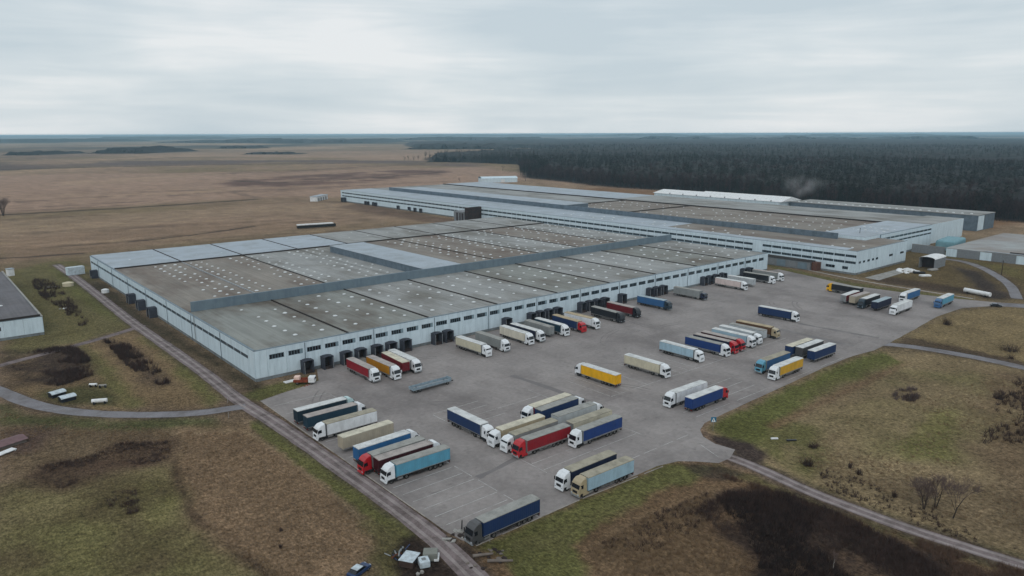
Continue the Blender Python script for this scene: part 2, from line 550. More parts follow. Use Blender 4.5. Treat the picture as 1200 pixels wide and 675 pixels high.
patch(GP([(50, 458), (100, 450), (135, 460), (138, 476), (60, 474)]), GREEN_D * 0.8, 2, 3, 0.8, 87)
patch(GP([(100, 338), (165, 385), (200, 400), (300, 460), (320, 462), (300, 448), (200, 388), (150, 352), (110, 325)]), c3(62, 56, 44), 2, 2.5, 0.85, 88)
patch(GP([(285, 463), (320, 450), (365, 440), (374, 446), (340, 458), (305, 470)]), GREEN, 1.0, 1.5, 0.95, 89)
# south-west fields
patch(GP([(0, 480), (60, 488), (180, 494), (290, 492), (330, 518), (480, 630), (450, 675), (420, 700), (0, 700)]), c3(108, 92, 72), 3, 5, 0.9, 91)
patch(GP([(0, 476), (30, 484), (120, 492), (250, 491), (250, 500), (120, 505), (0, 498)]), GREEN_D * 1.15, 2, 3, 0.8, 93)
patch(GP([(0, 572), (60, 560), (130, 552), (195, 540), (206, 565), (220, 600), (262, 640), (310, 680), (310, 720), (-60, 720)]), c3(114, 104, 74), 4, 7, 0.95, 95)
patch(GP([(0, 590), (150, 560), (205, 570), (260, 645), (300, 720), (-60, 720)]), c3(100, 97, 60), 5, 8, 0.6, 96, 0.55, 1 / 16.0)
patch(GP([(0, 572), (150, 555), (205, 570), (260, 645), (300, 720), (-60, 720)]), c3(84, 72, 54), 3, 6, 0.7, 98, 0.7, 1 / 9.0)
patch(GP([(150, 560), (200, 545), (215, 590), (180, 620), (150, 600)]), c3(102, 102, 58), 4, 5, 0.35, 97, 0.4)
patch(GP([(206, 503), (286, 504), (330, 530), (400, 585), (440, 630), (400, 680), (330, 690), (270, 640), (225, 600), (210, 560)]), c3(128, 106, 84), 2.5, 4, 0.9, 99)
stripe(GP([(204, 512), (208, 560), (222, 600), (262, 636), (300, 662), (330, 690)]), 1.6, c3(70, 56, 46), 0.7, 1.2, 0.8, 101, 0.3)
stripe(GP([(210, 508), (286, 505), (330, 530), (400, 585), (440, 625)]), 0.7, c3(136, 118, 94), 0.4, 0.4, 0.8, 103)
patch(GP([(45, 545), (100, 535), (140, 518), (198, 515), (200, 540), (150, 550), (70, 575), (40, 568)]), c3(78, 62, 52), 2.5, 4, 0.85, 105, 0.3)
patch(GP([(115, 575), (160, 572), (165, 600), (140, 610)]), c3(72, 58, 46), 2, 4, 0.7, 107, 0.45)
patch(GP([(0, 505), (40, 502), (70, 498), (62, 512), (40, 530), (0, 540)]), c3(88, 70, 66), 2, 3, 0.7, 108)
patch(GP([(300, 489), (350, 521), (420, 571), (480, 616), (490, 632), (474, 640), (440, 612), (380, 567), (330, 530), (292, 500)]), GREEN, 0.6, 1.0, 0.95, 109)
patch(GP([(430, 610), (470, 618), (480, 640), (478, 700), (430, 700), (440, 650)]), OLIVE * 0.85, 1.2, 2, 0.9, 110)
patch(GP([(470, 632), (485, 628), (505, 640), (560, 690), (560, 720), (480, 720), (465, 665)]), DARK * 0.85, 1.0, 1.5, 0.95, 111)
patch(GP([(530, 634), (556, 642), (590, 650), (604, 668), (610, 700), (560, 700), (540, 670)]), DARK * 0.9, 0.8, 1.2, 0.95, 113)
# south verge and south-east heath
patch(GP([(558, 640), (683, 584), (795, 541), (842, 543), (880, 556), (1000, 604), (1240, 690), (1240, 760), (560, 760)]), c3(106, 86, 66), 1.2, 2, 1.0, 115)
patch(GP([(560, 642), (620, 614), (683, 586), (770, 548), (800, 543), (835, 547), (820, 562), (770, 578), (690, 622), (672, 640), (690, 660), (700, 720), (610, 720), (600, 660)]), GREEN, 0.8, 1.6, 0.95, 117)
patch(GP([(600, 640), (660, 615), (720, 585), (790, 562), (760, 584), (690, 622), (660, 650)]), OLIVE, 1.0, 2, 0.5, 119, 0.4)
patch(GP([(690, 640), (760, 600), (830, 570), (850, 580), (820, 620), (870, 650), (880, 700), (720, 720)]), c3(118, 98, 76), 1.5, 3, 0.9, 121)
patch(GP([(800, 600), (850, 575), (920, 575), (980, 600), (1080, 640), (1180, 680), (1200, 760), (860, 760), (880, 660)]), DARK * 0.95, 2, 3, 0.9, 123, 0.15)
patch(GP([(838, 544), (880, 555), (1000, 603), (1240, 684), (1240, 692), (1000, 612), (880, 566), (840, 556)]), OLIVE * 0.8, 0.8, 1.0, 0.8, 124)
# east field
EF = GP([(1030, 412), (1100, 416), (1240, 440), (1300, 470), (1300, 680), (1200, 657), (1080, 620), (950, 570), (880, 540), (838, 512), (826, 502), (850, 488), (960, 437), (1010, 416)])
patch(EF, c3(128, 112, 86), 0.8, 1.2, 1.0, 125)
patch(GP([(1040, 414), (1020, 414), (965, 436), (830, 500), (870, 520), (900, 515), (900, 500), (980, 455), (1060, 425)]), c3(92, 94, 54), 1.0, 1.6, 0.95, 127)
patch(GP([(830, 500), (870, 520), (950, 560), (970, 540), (960, 500), (900, 488), (860, 488)]), c3(92, 92, 54), 2, 3, 0.75, 128, 0.2)
patch(GP([(1040, 430), (1160, 440), (1180, 500), (1120, 540), (1000, 540), (960, 500)]), c3(110, 104, 70), 4, 6, 0.7, 129, 0.45, 1 / 25.0)
patch(GP([(1050, 525), (1095, 480), (1120, 480), (1115, 540), (1060, 540)]), c3(104, 102, 60), 1.5, 2, 0.6, 131)
patch(GP([(940, 470), (1050, 425), (1090, 430), (1080, 465), (1000, 480)]), c3(112, 96, 76), 3, 5, 0.5, 133, 0.4)
patch(GP([(1150, 430), (1300, 450), (1300, 600), (1190, 600), (1140, 520)]), c3(106, 88, 70), 4, 6, 0.7, 134, 0.3)
stripe(GP([(905, 500), (960, 473), (1030, 440), (1062, 425)]), 2.6, c3(112, 90, 70), 0.8, 0.8, 0.8, 135)
patch(GP([(1000, 560), (1200, 560), (1300, 600), (1300, 670), (1120, 620)]), c3(112, 96, 76), 3, 4, 0.6, 136)
stripe(GP([(838, 514), (870, 532), (905, 549), (950, 569), (1010, 592), (1080, 616), (1150, 638), (1240, 664)]), 1.4, OLIVE, 0.6, 0.6, 0.7, 137)
patch(GP([(828, 508), (850, 512), (885, 520), (900, 535), (890, 546), (862, 540), (860, 528), (838, 522)]), c3(64, 54, 52), 0.8, 1.0, 0.95, 139)
patch(GP([(800, 545), (842, 546), (870, 556), (840, 566), (815, 558)]), c3(62, 54, 48), 0.8, 1.4, 0.8, 140)
# north-east field and yard
NEF = GP([(1050, 402), (1075, 389), (1100, 374), (1130, 363), (1175, 361), (1300, 368), (1300, 440), (1200, 428), (1100, 409)])
patch(NEF, c3(124, 108, 80), 1.0, 1.5, 1.0, 141)
patch(GP([(1050, 402), (1060, 395), (1080, 398), (1130, 408), (1200, 424), (1200, 430), (1100, 412)]), c3(72, 60, 52), 0.8, 1.2, 0.8, 143)
patch(GP([(890, 305), (1000, 323), (1080, 337), (1160, 350), (1300, 360), (1300, 300), (1190, 312), (1090, 290), (1060, 285), (1010, 322)]), c3(98, 84, 60), 2, 3, 1.0, 145)
patch(GP([(893, 308), (1000, 331), (1070, 341), (1140, 350), (1130, 354), (1000, 336), (912, 318)]), c3(92, 88, 56), 0.8, 1.0, 0.9, 146)
patch(GP([(1010, 325), (1050, 325), (1100, 333), (1150, 341), (1160, 347), (1100, 342), (1030, 331)]), c3(70, 58, 50), 1.5, 2, 0.85, 147)
patch(GP([(1115, 312), (1145, 318), (1170, 335), (1185, 350), (1150, 350), (1140, 330)]), c3(60, 52, 50), 2, 3, 0.9, 149)
patch(GP([(1105, 300), (1200, 315), (1200, 330), (1165, 316), (1130, 305)]), c3(98, 90, 56), 2, 3, 0.8, 150)
# mud and wear along the roads
for pts, wd in ((ROAD_W, 5.6), (ROAD_CURVE, 5.5), (ROAD_E, 6.0), (ROAD_E2, 7.0), (ROAD_NE, 6), (TRACK_C, 2.6)):
    stripe(pts, wd, MUD, 0.9, 0.8, 0.75, 151)
# fine tone, larger swells
COL *= (0.80 + 0.40 * n_sml)[:, None]
COL *= (0.90 + 0.20 * fbm(X, Y, 1 / 60.0, 3, 77))[:, None]
nf = fbm(X, Y, 1 / 900.0, 4, 87)
wfar = np.clip((rad - 2500) / 2500, 0, 1)
wf = (np.clip((nf - 0.47) * 9, 0, 1) * wfar)[:, None]
COL = COL * (1 - wf) + c3(62, 62, 56) * wf

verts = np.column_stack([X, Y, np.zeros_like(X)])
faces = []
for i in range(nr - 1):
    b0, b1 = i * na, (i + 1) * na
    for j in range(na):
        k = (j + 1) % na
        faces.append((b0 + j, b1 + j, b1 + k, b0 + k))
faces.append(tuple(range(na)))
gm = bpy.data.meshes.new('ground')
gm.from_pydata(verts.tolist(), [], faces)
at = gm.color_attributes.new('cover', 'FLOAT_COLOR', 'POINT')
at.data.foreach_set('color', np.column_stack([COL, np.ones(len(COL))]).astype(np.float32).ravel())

Mg = bpy.data.materials.new('field_ground')
Mg.use_nodes = True
t = Mg.node_tree
b = t.nodes['Principled BSDF']
b.inputs['Roughness'].default_value = 1.0
b.inputs['Specular IOR Level'].default_value = 0.05
ca = N(t, 'ShaderNodeAttribute', attribute_name='cover')
geo = N(t, 'ShaderNodeNewGeometry')


def _noise(scale, det, rough=0.6, stretch=None):
    n = N(t, 'ShaderNodeTexNoise')
    n.inputs['Scale'].default_value = scale
    n.inputs['Detail'].default_value = det
    n.inputs['Roughness'].default_value = rough
    if stretch:
        mp = N(t, 'ShaderNodeMapping')
        mp.inputs['Scale'].default_value = stretch
        mp.inputs['Rotation'].default_value = (0, 0, 0.5)
        t.links.new(geo.outputs['Position'], mp.inputs['Vector'])
        t.links.new(mp.outputs['Vector'], n.inputs['Vector'])
    else:
        t.links.new(geo.outputs['Position'], n.inputs['Vector'])
    return n


def _mr(src, a, b_, lo, hi):
    r = N(t, 'ShaderNodeMapRange')
    for k, v in zip(('From Min', 'From Max', 'To Min', 'To Max'), (a, b_, lo, hi)):
        r.inputs[k].default_value = v
    t.links.new(src, r.inputs['Value'])
    return r.outputs['Result']


g1 = _noise(0.45, 10, 0.72)
g2 = _noise(2.6, 5, 0.65, (1, 0.45, 1))
g3 = _noise(0.07, 6, 0.6)
mul = N(t, 'ShaderNodeMath', operation='MULTIPLY')
g4 = _noise(1.0, 8, 0.82)
g5 = _noise(0.9, 6, 0.75, (1, 0.5, 1))
m45 = N(t, 'ShaderNodeMath', operation='MULTIPLY')
t.links.new(_mr(g4.outputs['Fac'], 0.38, 0.62, 0.55, 1.45), m45.inputs[0])
t.links.new(_mr(g5.outputs['Fac'], 0.54, 0.68, 1.0, 0.5), m45.inputs[1])
m46 = N(t, 'ShaderNodeMath', operation='MULTIPLY')
t.links.new(_mr(g1.outputs['Fac'], 0.28, 0.72, 0.66, 1.36), m46.inputs[0])
t.links.new(m45.outputs[0], m46.inputs[1])
t.links.new(m46.outputs[0], mul.inputs[0])
t.links.new(_mr(g2.outputs['Fac'], 0.36, 0.64, 0.66, 1.34), mul.inputs[1])
mul2 = N(t, 'ShaderNodeMath', operation='MULTIPLY')
t.links.new(mul.outputs[0], mul2.inputs[0])
t.links.new(_mr(g3.outputs['Fac'], 0.3, 0.7, 0.82, 1.18), mul2.inputs[1])
gs = N(t, 'ShaderNodeVectorMath', operation='SCALE')
t.links.new(ca.outputs['Color'], gs.inputs[0])
t.links.new(mul2.outputs[0], gs.inputs['Scale'])
t.links.new(gs.outputs['Vector'], b.inputs['Base Color'])
gb = N(t, 'ShaderNodeBump')
gb.inputs['Strength'].default_value = 0.8
gb.inputs['Distance'].default_value = 0.5
t.links.new(g4.outputs['Fac'], gb.inputs['Height'])
t.links.new(gb.outputs['Normal'], b.inputs['Normal'])
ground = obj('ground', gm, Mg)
tag(ground, kind='structure')

# ------------------------------------------------------------------ paved surfaces
Mlot = mat('lot_concrete', srgb(140, 134, 132), rough=0.85, spec=0.25, var=0.13, vscale=0.05, dirt=srgb(104, 98, 97), dirt_amt=0.75, dscale=0.045, dstretch=(1, 0.7, 1), bump=0.05, fine=0.10, fscale=0.9)
Mroad = mat('gravel_road', srgb(122, 111, 111), rough=0.95, spec=0.1, var=0.22, vscale=0.25, dirt=srgb(76, 68, 66), dirt_amt=0.8, dscale=0.3, bump=0.3, fine=0.15, fscale=2.5)
Masph = mat('worn_asphalt', srgb(124, 122, 126), rough=0.9, spec=0.15, var=0.15, vscale=0.2, dirt=srgb(92, 86, 84), dirt_amt=0.7, dscale=0.2, fine=0.12, fscale=2.0)
Mpaint = mat('worn_line_paint', srgb(176, 176, 174), rough=0.8, var=0.12, vscale=1.0, dirt=srgb(132, 129, 127), dirt_amt=1.0, dscale=0.35)
Mkerb = mat('kerb_stone', srgb(158, 152, 146), rough=0.9, var=0.25, vscale=0.8, dirt=srgb(100, 90, 82), dirt_amt=0.7, dscale=0.6)


def resample(pts, step):
    out = [pts[0]]
    for a_, b_ in zip(pts[:-1], pts[1:]):
        L = math.dist(a_, b_)
        n = max(1, int(L / step))
        for i in range(1, n + 1):
            out.append((a_[0] + (b_[0] - a_[0]) * i / n, a_[1] + (b_[1] - a_[1]) * i / n))
    return out


def smooth_line(pts, it=2):
    for _ in range(it):
        q = [pts[0]]
        for a_, b_ in zip(pts[:-1], pts[1:]):
            q += [(a_[0] * .75 + b_[0] * .25, a_[1] * .75 + b_[1] * .25), (a_[0] * .25 + b_[0] * .75, a_[1] * .25 + b_[1] * .75)]
        q.append(pts[-1])
        pts = q
    return pts


def ribbon(name, pts, width, z, material, rag=0.25, seed=1, kind='structure'):
    pts = resample(smooth_line(pts), 1.5)
    P_ = np.array(pts)
    tdir = np.gradient(P_, axis=0)
    tdir /= np.linalg.norm(tdir, axis=1)[:, None] + 1e-9
    nrm = np.column_stack([-tdir[:, 1], tdir[:, 0]])
    s = np.arange(len(P_), dtype=float)
    wl_ = width / 2 + (fbm(s, s * 0 + 3.3, 0.35, 3, seed) - 0.5) * 2 * rag
    wr_ = width / 2 + (fbm(s, s * 0 + 8.8, 0.35, 3, seed + 5) - 0.5) * 2 * rag
    A, B = P_ + nrm * wl_[:, None], P_ - nrm * wr_[:, None]
    vs, fs = [], []
    for i in range(len(P_)):
        vs += [(A[i][0], A[i][1], z), (B[i][0], B[i][1], z)]
        if i:
            k = 2 * i
            fs.append((k - 2, k - 1, k + 1, k))
    me = bpy.data.meshes.new(name)
    me.from_pydata(vs, [], fs)
    o = obj(name, me, material)
    return tag(o, kind=kind)


t = Mlot.node_tree
b = t.nodes['Principled BSDF']
src = b.inputs['Base Color'].links[0].from_socket
gq = N(t, 'ShaderNodeNewGeometry')
vo = N(t, 'ShaderNodeTexVoronoi')
vo.inputs['Scale'].default_value = 1 / 6.0
vo.inputs['Randomness'].default_value = 0.0
t.links.new(gq.outputs['Position'], vo.inputs['Vector'])
sp = N(t, 'ShaderNodeSeparateColor')
t.links.new(vo.outputs['Color'], sp.inputs['Color'])
mr = N(t, 'ShaderNodeMapRange')
mr.inputs['To Min'].default_value = 0.93
mr.inputs['To Max'].default_value = 1.06
t.links.new(sp.outputs['Red'], mr.inputs['Value'])
oil = N(t, 'ShaderNodeTexNoise')
oil.inputs['Scale'].default_value = 0.33
oil.inputs['Detail'].default_value = 7
oil.inputs['Roughness'].default_value = 0.7
t.links.new(gq.outputs['Position'], oil.inputs['Vector'])
mo = N(t, 'ShaderNodeMapRange')
for k, v in zip(('From Min', 'From Max', 'To Min', 'To Max'), (0.58, 0.74, 1.0, 0.62)):
    mo.inputs[k].default_value = v
t.links.new(oil.outputs['Fac'], mo.inputs['Value'])
mm = N(t, 'ShaderNodeMath', operation='MULTIPLY')
t.links.new(mr.outputs['Result'], mm.inputs[0])
t.links.new(mo.outputs['Result'], mm.inputs[1])
sc = N(t, 'ShaderNodeVectorMath', operation='SCALE')
t.links.new(src, sc.inputs[0])
t.links.new(mm.outputs[0], sc.inputs['Scale'])
t.links.new(sc.outputs['Vector'], b.inputs['Base Color'])

lot_pts = resample(LOT, 4.0)
_r = random.Random(3)
me = bpy.data.meshes.new('parking_lot')
me.from_pydata([(x_ + _r.uniform(-.12, .12), y_ + _r.uniform(-.12, .12), 0.03) for x_, y_ in lot_pts], [], [tuple(range(len(lot_pts)))])
lot = obj('parking_lot', me, Mlot)
tag(lot, kind='structure')

Mtrk = mat('road_wheel_track', srgb(144, 135, 134), rough=0.95, spec=0.1, var=0.2, vscale=0.5, dirt=srgb(104, 96, 92), dirt_amt=0.7, dscale=0.3)
for nm, pts, wd, mt, z_, tracks in (('access_road', ROAD_W, 4.3, Mroad, 0.012, True), ('curved_road', ROAD_CURVE, 4.2, Masph, 0.016, False), ('field_track', TRACK_C, 3.2, Mroad, 0.008, False),
                            ('east_road', ROAD_E, 3.5, Mroad, 0.014, True), ('entry_road', ROAD_E2, 4.6, Masph, 0.022, False), ('exit_road', ROAD_E3, 8.0, Masph, 0.018, False),
                            ('yard_road', ROAD_NE, 4.5, Masph, 0.014, False), ('footpath', PATH_N, 1.6, Mkerb, 0.018, False)):
    ro = ribbon(nm, pts, wd, z_, mt, 0.22, hash(nm) % 50 if False else len(nm))
    if tracks:
        pr = np.array(resample(smooth_line(pts), 3))
        td = np.gradient(pr, axis=0)
        td /= np.linalg.norm(td, axis=1)[:, None]
        nn = np.column_stack([-td[:, 1], td[:, 0]])
        for s in (-0.95, 0.95):
            tr = ribbon('wheel_track', [tuple(p) for p in pr + nn * s], 0.75, z_ + 0.005, Mtrk, 0.12, 3 if s > 0 else 4)
            tr.parent = ro
            del tr['kind']

M_ditch = mat('ditch_brush', srgb(66, 56, 52), rough=1.0, spec=0.05, var=0.35, vscale=0.08, dirt=srgb(98, 84, 72), dirt_amt=0.7, dscale=0.05)
ribbon('ditch', GP([(-60, 257), (0, 252), (100, 246.5), (200, 240.5), (300, 233.5)]), 5.5, 0.05, M_ditch, 2.6, 2)
ribbon('ditch', GP([(-60, 308), (0, 303), (98, 297)]), 2.6, 0.05, M_ditch, 0.9, 3)
ribbon('ditch', GP([(150, 284), (215, 277), (270, 269.5), (300, 265)]), 2.6, 0.05, M_ditch, 1.7, 5)
ribbon('ditch', GP([(-40, 200.5), (100, 196), (260, 192.8), (420, 191.2)]), 26, 0.08, M_ditch, 16, 6)
ribbon('ditch', GP([(275, 212), (330, 214.5), (430, 209), (520, 202)]), 9, 0.06, M_ditch, 6, 7)

# kerb stones along the lot's west and south edges, bay lines
kerb_me = MB().box(0, 1.92, -0.1, 0.1, 0, 0.13).mesh('kerb_stone', bevel=0.02, seg=1)


def kerb_run(a_, b_, name):
    L = math.dist(a_, b_)
    ang = math.atan2(b_[1] - a_[1], b_[0] - a_[0])
    root = bpy.data.objects.new(name, None)
    C.objects.link(root)
    tag(root, kind='structure')
    n = int(L / 2)
    for i in range(n):
        if _r.random() < 0.06:
            continue
        obj('kerb_stone', kerb_me, Mkerb, root, (a_[0] + math.cos(ang) * i * 2, a_[1] + math.sin(ang) * i * 2, 0.02 + _r.uniform(-.02, .0)), ang + _r.uniform(-.006, .006))


kerb_run(G(305, 470), G(500, 607), 'west_kerb')
kerb_run(G(558, 640), G(683, 584.5), 'south_kerb')
kerb_run(G(683, 584.5), G(790, 541.5), 'south_kerb')

line_me = {}


def _in_lot(x_, y_):
    a_ = (np.array([x_]), np.array([y_]))
    return poly_sd(a_[0], a_[1], LOT)[0] < -0.6


def bay_line(x0, y0, x1, y1, w_=0.16):
    if not (_in_lot(x0, y0) and _in_lot(x1, y1)):
        return
    L = math.dist((x0, y0), (x1, y1))
    k = round(L, 1)
    if (k, w_) not in line_me:
        line_me[(k, w_)] = MB().quad((0, -w_ / 2, 0), (L, -w_ / 2, 0), (L, w_ / 2, 0), (0, w_ / 2, 0)).mesh('bay_line')
    obj('bay_line', line_me[(k, w_)], Mpaint, lot, (x0, y0, 0.036), math.atan2(y1 - y0, x1 - x0))


for i in range(24):                                                  # west row
    y_ = 100.5 + 3.85 * i
    if y_ < 186 and (i < 7 or R_.random() < 0.6):
        bay_line(71.3, y_, 86.5 + R_.uniform(-.4, .4), y_)
for i in range(10):
    bay_line(87.0, 100 + i * 8.6, 87.0, 106.5 + i * 8.6)
for i in range(12):                                                  # centre rows
    y_ = 109.5 + 3.9 * i
    if R_.random() < 0.8:
        bay_line(100.8, y_, 115.6, y_)
    if y_ < 146 and R_.random() < 0.8:
        bay_line(116.4, y_, 131.5, y_)
bay_line(100.4, 108, 100.4, 152)
bay_line(132, 108, 132, 150)
for i in range(24):                                                  # north-east row of bays, lines along y
    x_ = 146 + 3.95 * i
    if R_.random() < 0.75:
        bay_line(x_, 131.5, x_, 150)
bay_line(146, 131, 238, 131)
for i in range(4):
    for x_ in (151.5, 170, 196, 216):
        if R_.random() < 0.85:
            bay_line(x_, 106.5 + 4 * i, x_ + 15, 106.5 + 4 * i)
for i in range(9):
    bay_line(100 + 6.0 * i, 98.6 if i < 3 else 100.8, 104.6 + 6.0 * i, 98.6 if i < 3 else 100.8)
bay_line(78, 94.6, 86, 104.5)
bay_line(71.5, 98.3, 98, 93.0, 0.14)
for i in range(6):
    bay_line(121 + 3.6 * i, 88.6, 123.6 + 3.6 * i, 95.4)

for nm, a_, b_, w_ in (('asphalt_patch', (914, 386), (1001, 405.5), 2.6), ('asphalt_patch', (935, 379), (1030, 396), 2.2), ('asphalt_patch', (560, 560), (640, 520), 1.6), ('asphalt_patch', (600, 440), (690, 470), 2.0)):
    pr = ribbon(nm, GP([a_, ((a_[0] + b_[0]) / 2, (a_[1] + b_[1]) / 2 + 0.4), b_]), w_, 0.0338, mat('dark_asphalt_patch', srgb(112, 108, 108), rough=0.9, var=0.15, vscale=0.2, dirt=srgb(134, 129, 127), dirt_amt=0.8, dscale=0.12), 0.5, 8)
    pr.parent = lot
    del pr['kind']

M_skid = mat('tyre_mark', srgb(112, 107, 106), rough=0.9, var=0.15, vscale=0.3, dirt=srgb(136, 131, 129), dirt_amt=1.0, dscale=0.2)
_rt3 = random.Random(21)
for k in range(22):
    cx_, cy_ = _rt3.uniform(92, 320), _rt3.uniform(112, 180)
    rad_, a0_, da_ = _rt3.uniform(12, 34), _rt3.uniform(0, 6.28), _rt3.uniform(0.5, 1.3)
    for dr in (-0.95, 0.95):
        pts_ = [(cx_ + (rad_ + dr) * math.cos(a0_ + da_ * i / 8), cy_ + (rad_ + dr) * math.sin(a0_ + da_ * i / 8)) for i in range(9)]
        if all(_in_lot(*p) for p in pts_):
            tm_ = ribbon('tyre_mark', pts_, 0.42, 0.0332 + 0.00005 * k, M_skid, 0.06, k)
            tm_.parent = lot
            del tm_['kind']

# ------------------------------------------------------------------ warehouses
def box_obj(name, x0, x1, y0, y1, z0, z1, material, parent=None, bevel=0.0):
    """box mesh with its origin at the middle of its foot"""
    mx, my = (x0 + x1) / 2, (y0 + y1) / 2
    me_ = MB().box(x0 - mx, x1 - mx, y0 - my, y1 - my, 0, z1 - z0).mesh(name, bevel=bevel, seg=1)
    return obj(name, me_, material, parent, (mx, my, z0))


_panel_cache = {}


def panel_mesh(w_, h_, d_=0.10):
    k = (round(w_, 2), round(h_, 2), d_)
    if k not in _panel_cache:
        _panel_cache[k] = MB().box(0.025, w_ - 0.025, -d_, 0, 0, h_).mesh('wall_panel')
    return _panel_cache[k]


def window_meshes(w_, h_, n, var=0):
    k = ('w', round(w_, 2), round(h_, 2), n, var)
    if k not in _panel_cache:
        rv = random.Random(var * 7 + n)
        f = MB().box(0, w_, -0.06, 0.0, 0, 0.08).box(0, w_, -0.06, 0.0, h_ - 0.08, h_).box(0, 0.09, -0.055, 0.0, 0.08, h_ - 0.08).box(w_ - 0.09, w_, -0.055, 0.0, 0.08, h_ - 0.08)
        for i in range(1, n):
            x_ = w_ * i / n
            f.box(x_ - 0.05, x_ + 0.05, -0.055, 0.0, 0.08, h_ - 0.08)
        g = MB()
        for i in range(n):
            a_, b_ = w_ * i / n + 0.09, w_ * (i + 1) / n - 0.05
            if rv.random() < 0.07 * var:
                f.box(a_, b_, -0.045, -0.01, 0.08, h_ - 0.08)        # boarded light
            else:
                g.box(a_, b_, -0.03, -0.012, 0.08, h_ - 0.08)
        _panel_cache[k] = (f.mesh('window'), g.mesh('pane'))
    return _panel_cache[k]


def facade(root, ox, oy, rz, length, H_, rows, first=0.0, bay=6.0, win_w=4.6, n_panes=5, plinth=1.0, skip=None, wallmat=None, framem=None):
    """panels and windows along local x, outside is local -y"""
    wallmat = wallmat or M_wall
    c_, s_ = math.cos(rz), math.sin(rz)

    def put(name, me_, mt, u, z_, parent=root):
        return obj(name, me_, mt, parent, (ox + c_ * u, oy + s_ * u, z_), rz)
    edges = [0.0] if first else []
    u = first
    while u < length - 0.5:
        edges.append(u)
        u += bay
    edges.append(length)
    core = MB().box(0, length, 0.02, 0.5, plinth, H_ - 0.05).mesh('wall_core')
    put('wall_core', core, M_wall_c, 0, 0)
    put('plinth', MB().box(0.01, length - 0.01, -0.04, 0.45, 0, plinth - 0.02).mesh('plinth'), M_plinth, 0, 0)
    put('coping', MB().box(-0.05, length + 0.05, -0.16, 0.5, H_ - 0.05, H_ + 0.08).mesh('coping'), M_fire, 0, 0)
    for i, (a_, b_) in enumerate(zip(edges[:-1], edges[1:])):
        wdt = b_ - a_
        full = wdt > bay - 0.1 and not (skip and skip(i, a_))
        if not full:
            put('wall_panel', panel_mesh(wdt, H_ - plinth - 0.06), wallmat, a_, plinth)
            continue
        z_ = plinth
        for (z0, z1) in rows:
            put('wall_panel', panel_mesh(wdt, z0 - z_ - 0.03), wallmat, a_, z_)
            pad = (wdt - win_w) / 2
            fr, gl = window_meshes(win_w - 0.02, z1 - z0 - 0.02, n_panes, R_.choice((0, 1, 1, 2)))
            if pad > 0.12:
                put('wall_panel', panel_mesh(pad, z1 - z0 - 0.03), wallmat, a_, z0)
                put('wall_panel', panel_mesh(pad, z1 - z0 - 0.03), wallmat, b_ - pad, z0)
            wo = put('window', fr, framem or M_frame, a_ + pad + 0.01, z0)
            if len(gl.polygons):
                obj('pane', gl, M_glass, wo)
            z_ = z1
        put('wall_panel', panel_mesh(wdt, H_ - z_ - 0.06), wallmat, a_, z_)


_dome = MB()
_dome.box(-0.8, 0.8, -0.8, 0.8, 0, 0.3)
dome_base = _dome.mesh('skylight')
_d2 = MB()
for (r0, z0), (r1, z1) in zip([(0.98, 0.3), (0.95, 0.5), (0.72, 0.72), (0.36, 0.86)], [(0.95, 0.5), (0.72, 0.72), (0.36, 0.86), (0.02, 0.9)]):
    _d2.cyl((0, 0, z0), (0, 0, z1), r0, r1, 10, caps=False)
_d2.v += [v for v in ()]
dome_me = _d2.mesh('skylight', smooth=True)


def add_domes(root, pts, z_, limit=300):
    """white roof lights; the nearest ones are single parts, the rest one part"""
    pts = sorted(pts, key=lambda p: p[0] ** 2 + p[1] ** 2)
    for i, (x_, y_) in enumerate(pts[:limit]):
        s_ = R_.choice((0.55, 0.62, 0.7, 0.78, 0.85, 0.6))
        obj('skylight', dome_me, M_dome, root, (x_, y_, z_ - 0.12), R_.uniform(0, 6), (s_, s_, s_ * R_.uniform(0.6, 0.85)))
    rest = pts[limit:]
    if rest:
        mb = MB()
        base = [v.co.copy() for v in dome_me.vertices]
        fcs = [tuple(p.vertices) for p in dome_me.polygons]
        for x_, y_ in rest:
            n = len(mb.v)
            s_ = R_.choice((0.55, 0.62, 0.7, 0.78, 0.85, 0.6))
            mb.v += [(x_ + v.x * s_, y_ + v.y * s_, z_ - 0.12 + v.z * s_ * 0.75) for v in base]
            mb.f += [tuple(n + i for i in f) for f in fcs]
        tag(obj('skylight_field', mb.mesh('skylight_field', smooth=True), M_dome, root), kind='stuff')


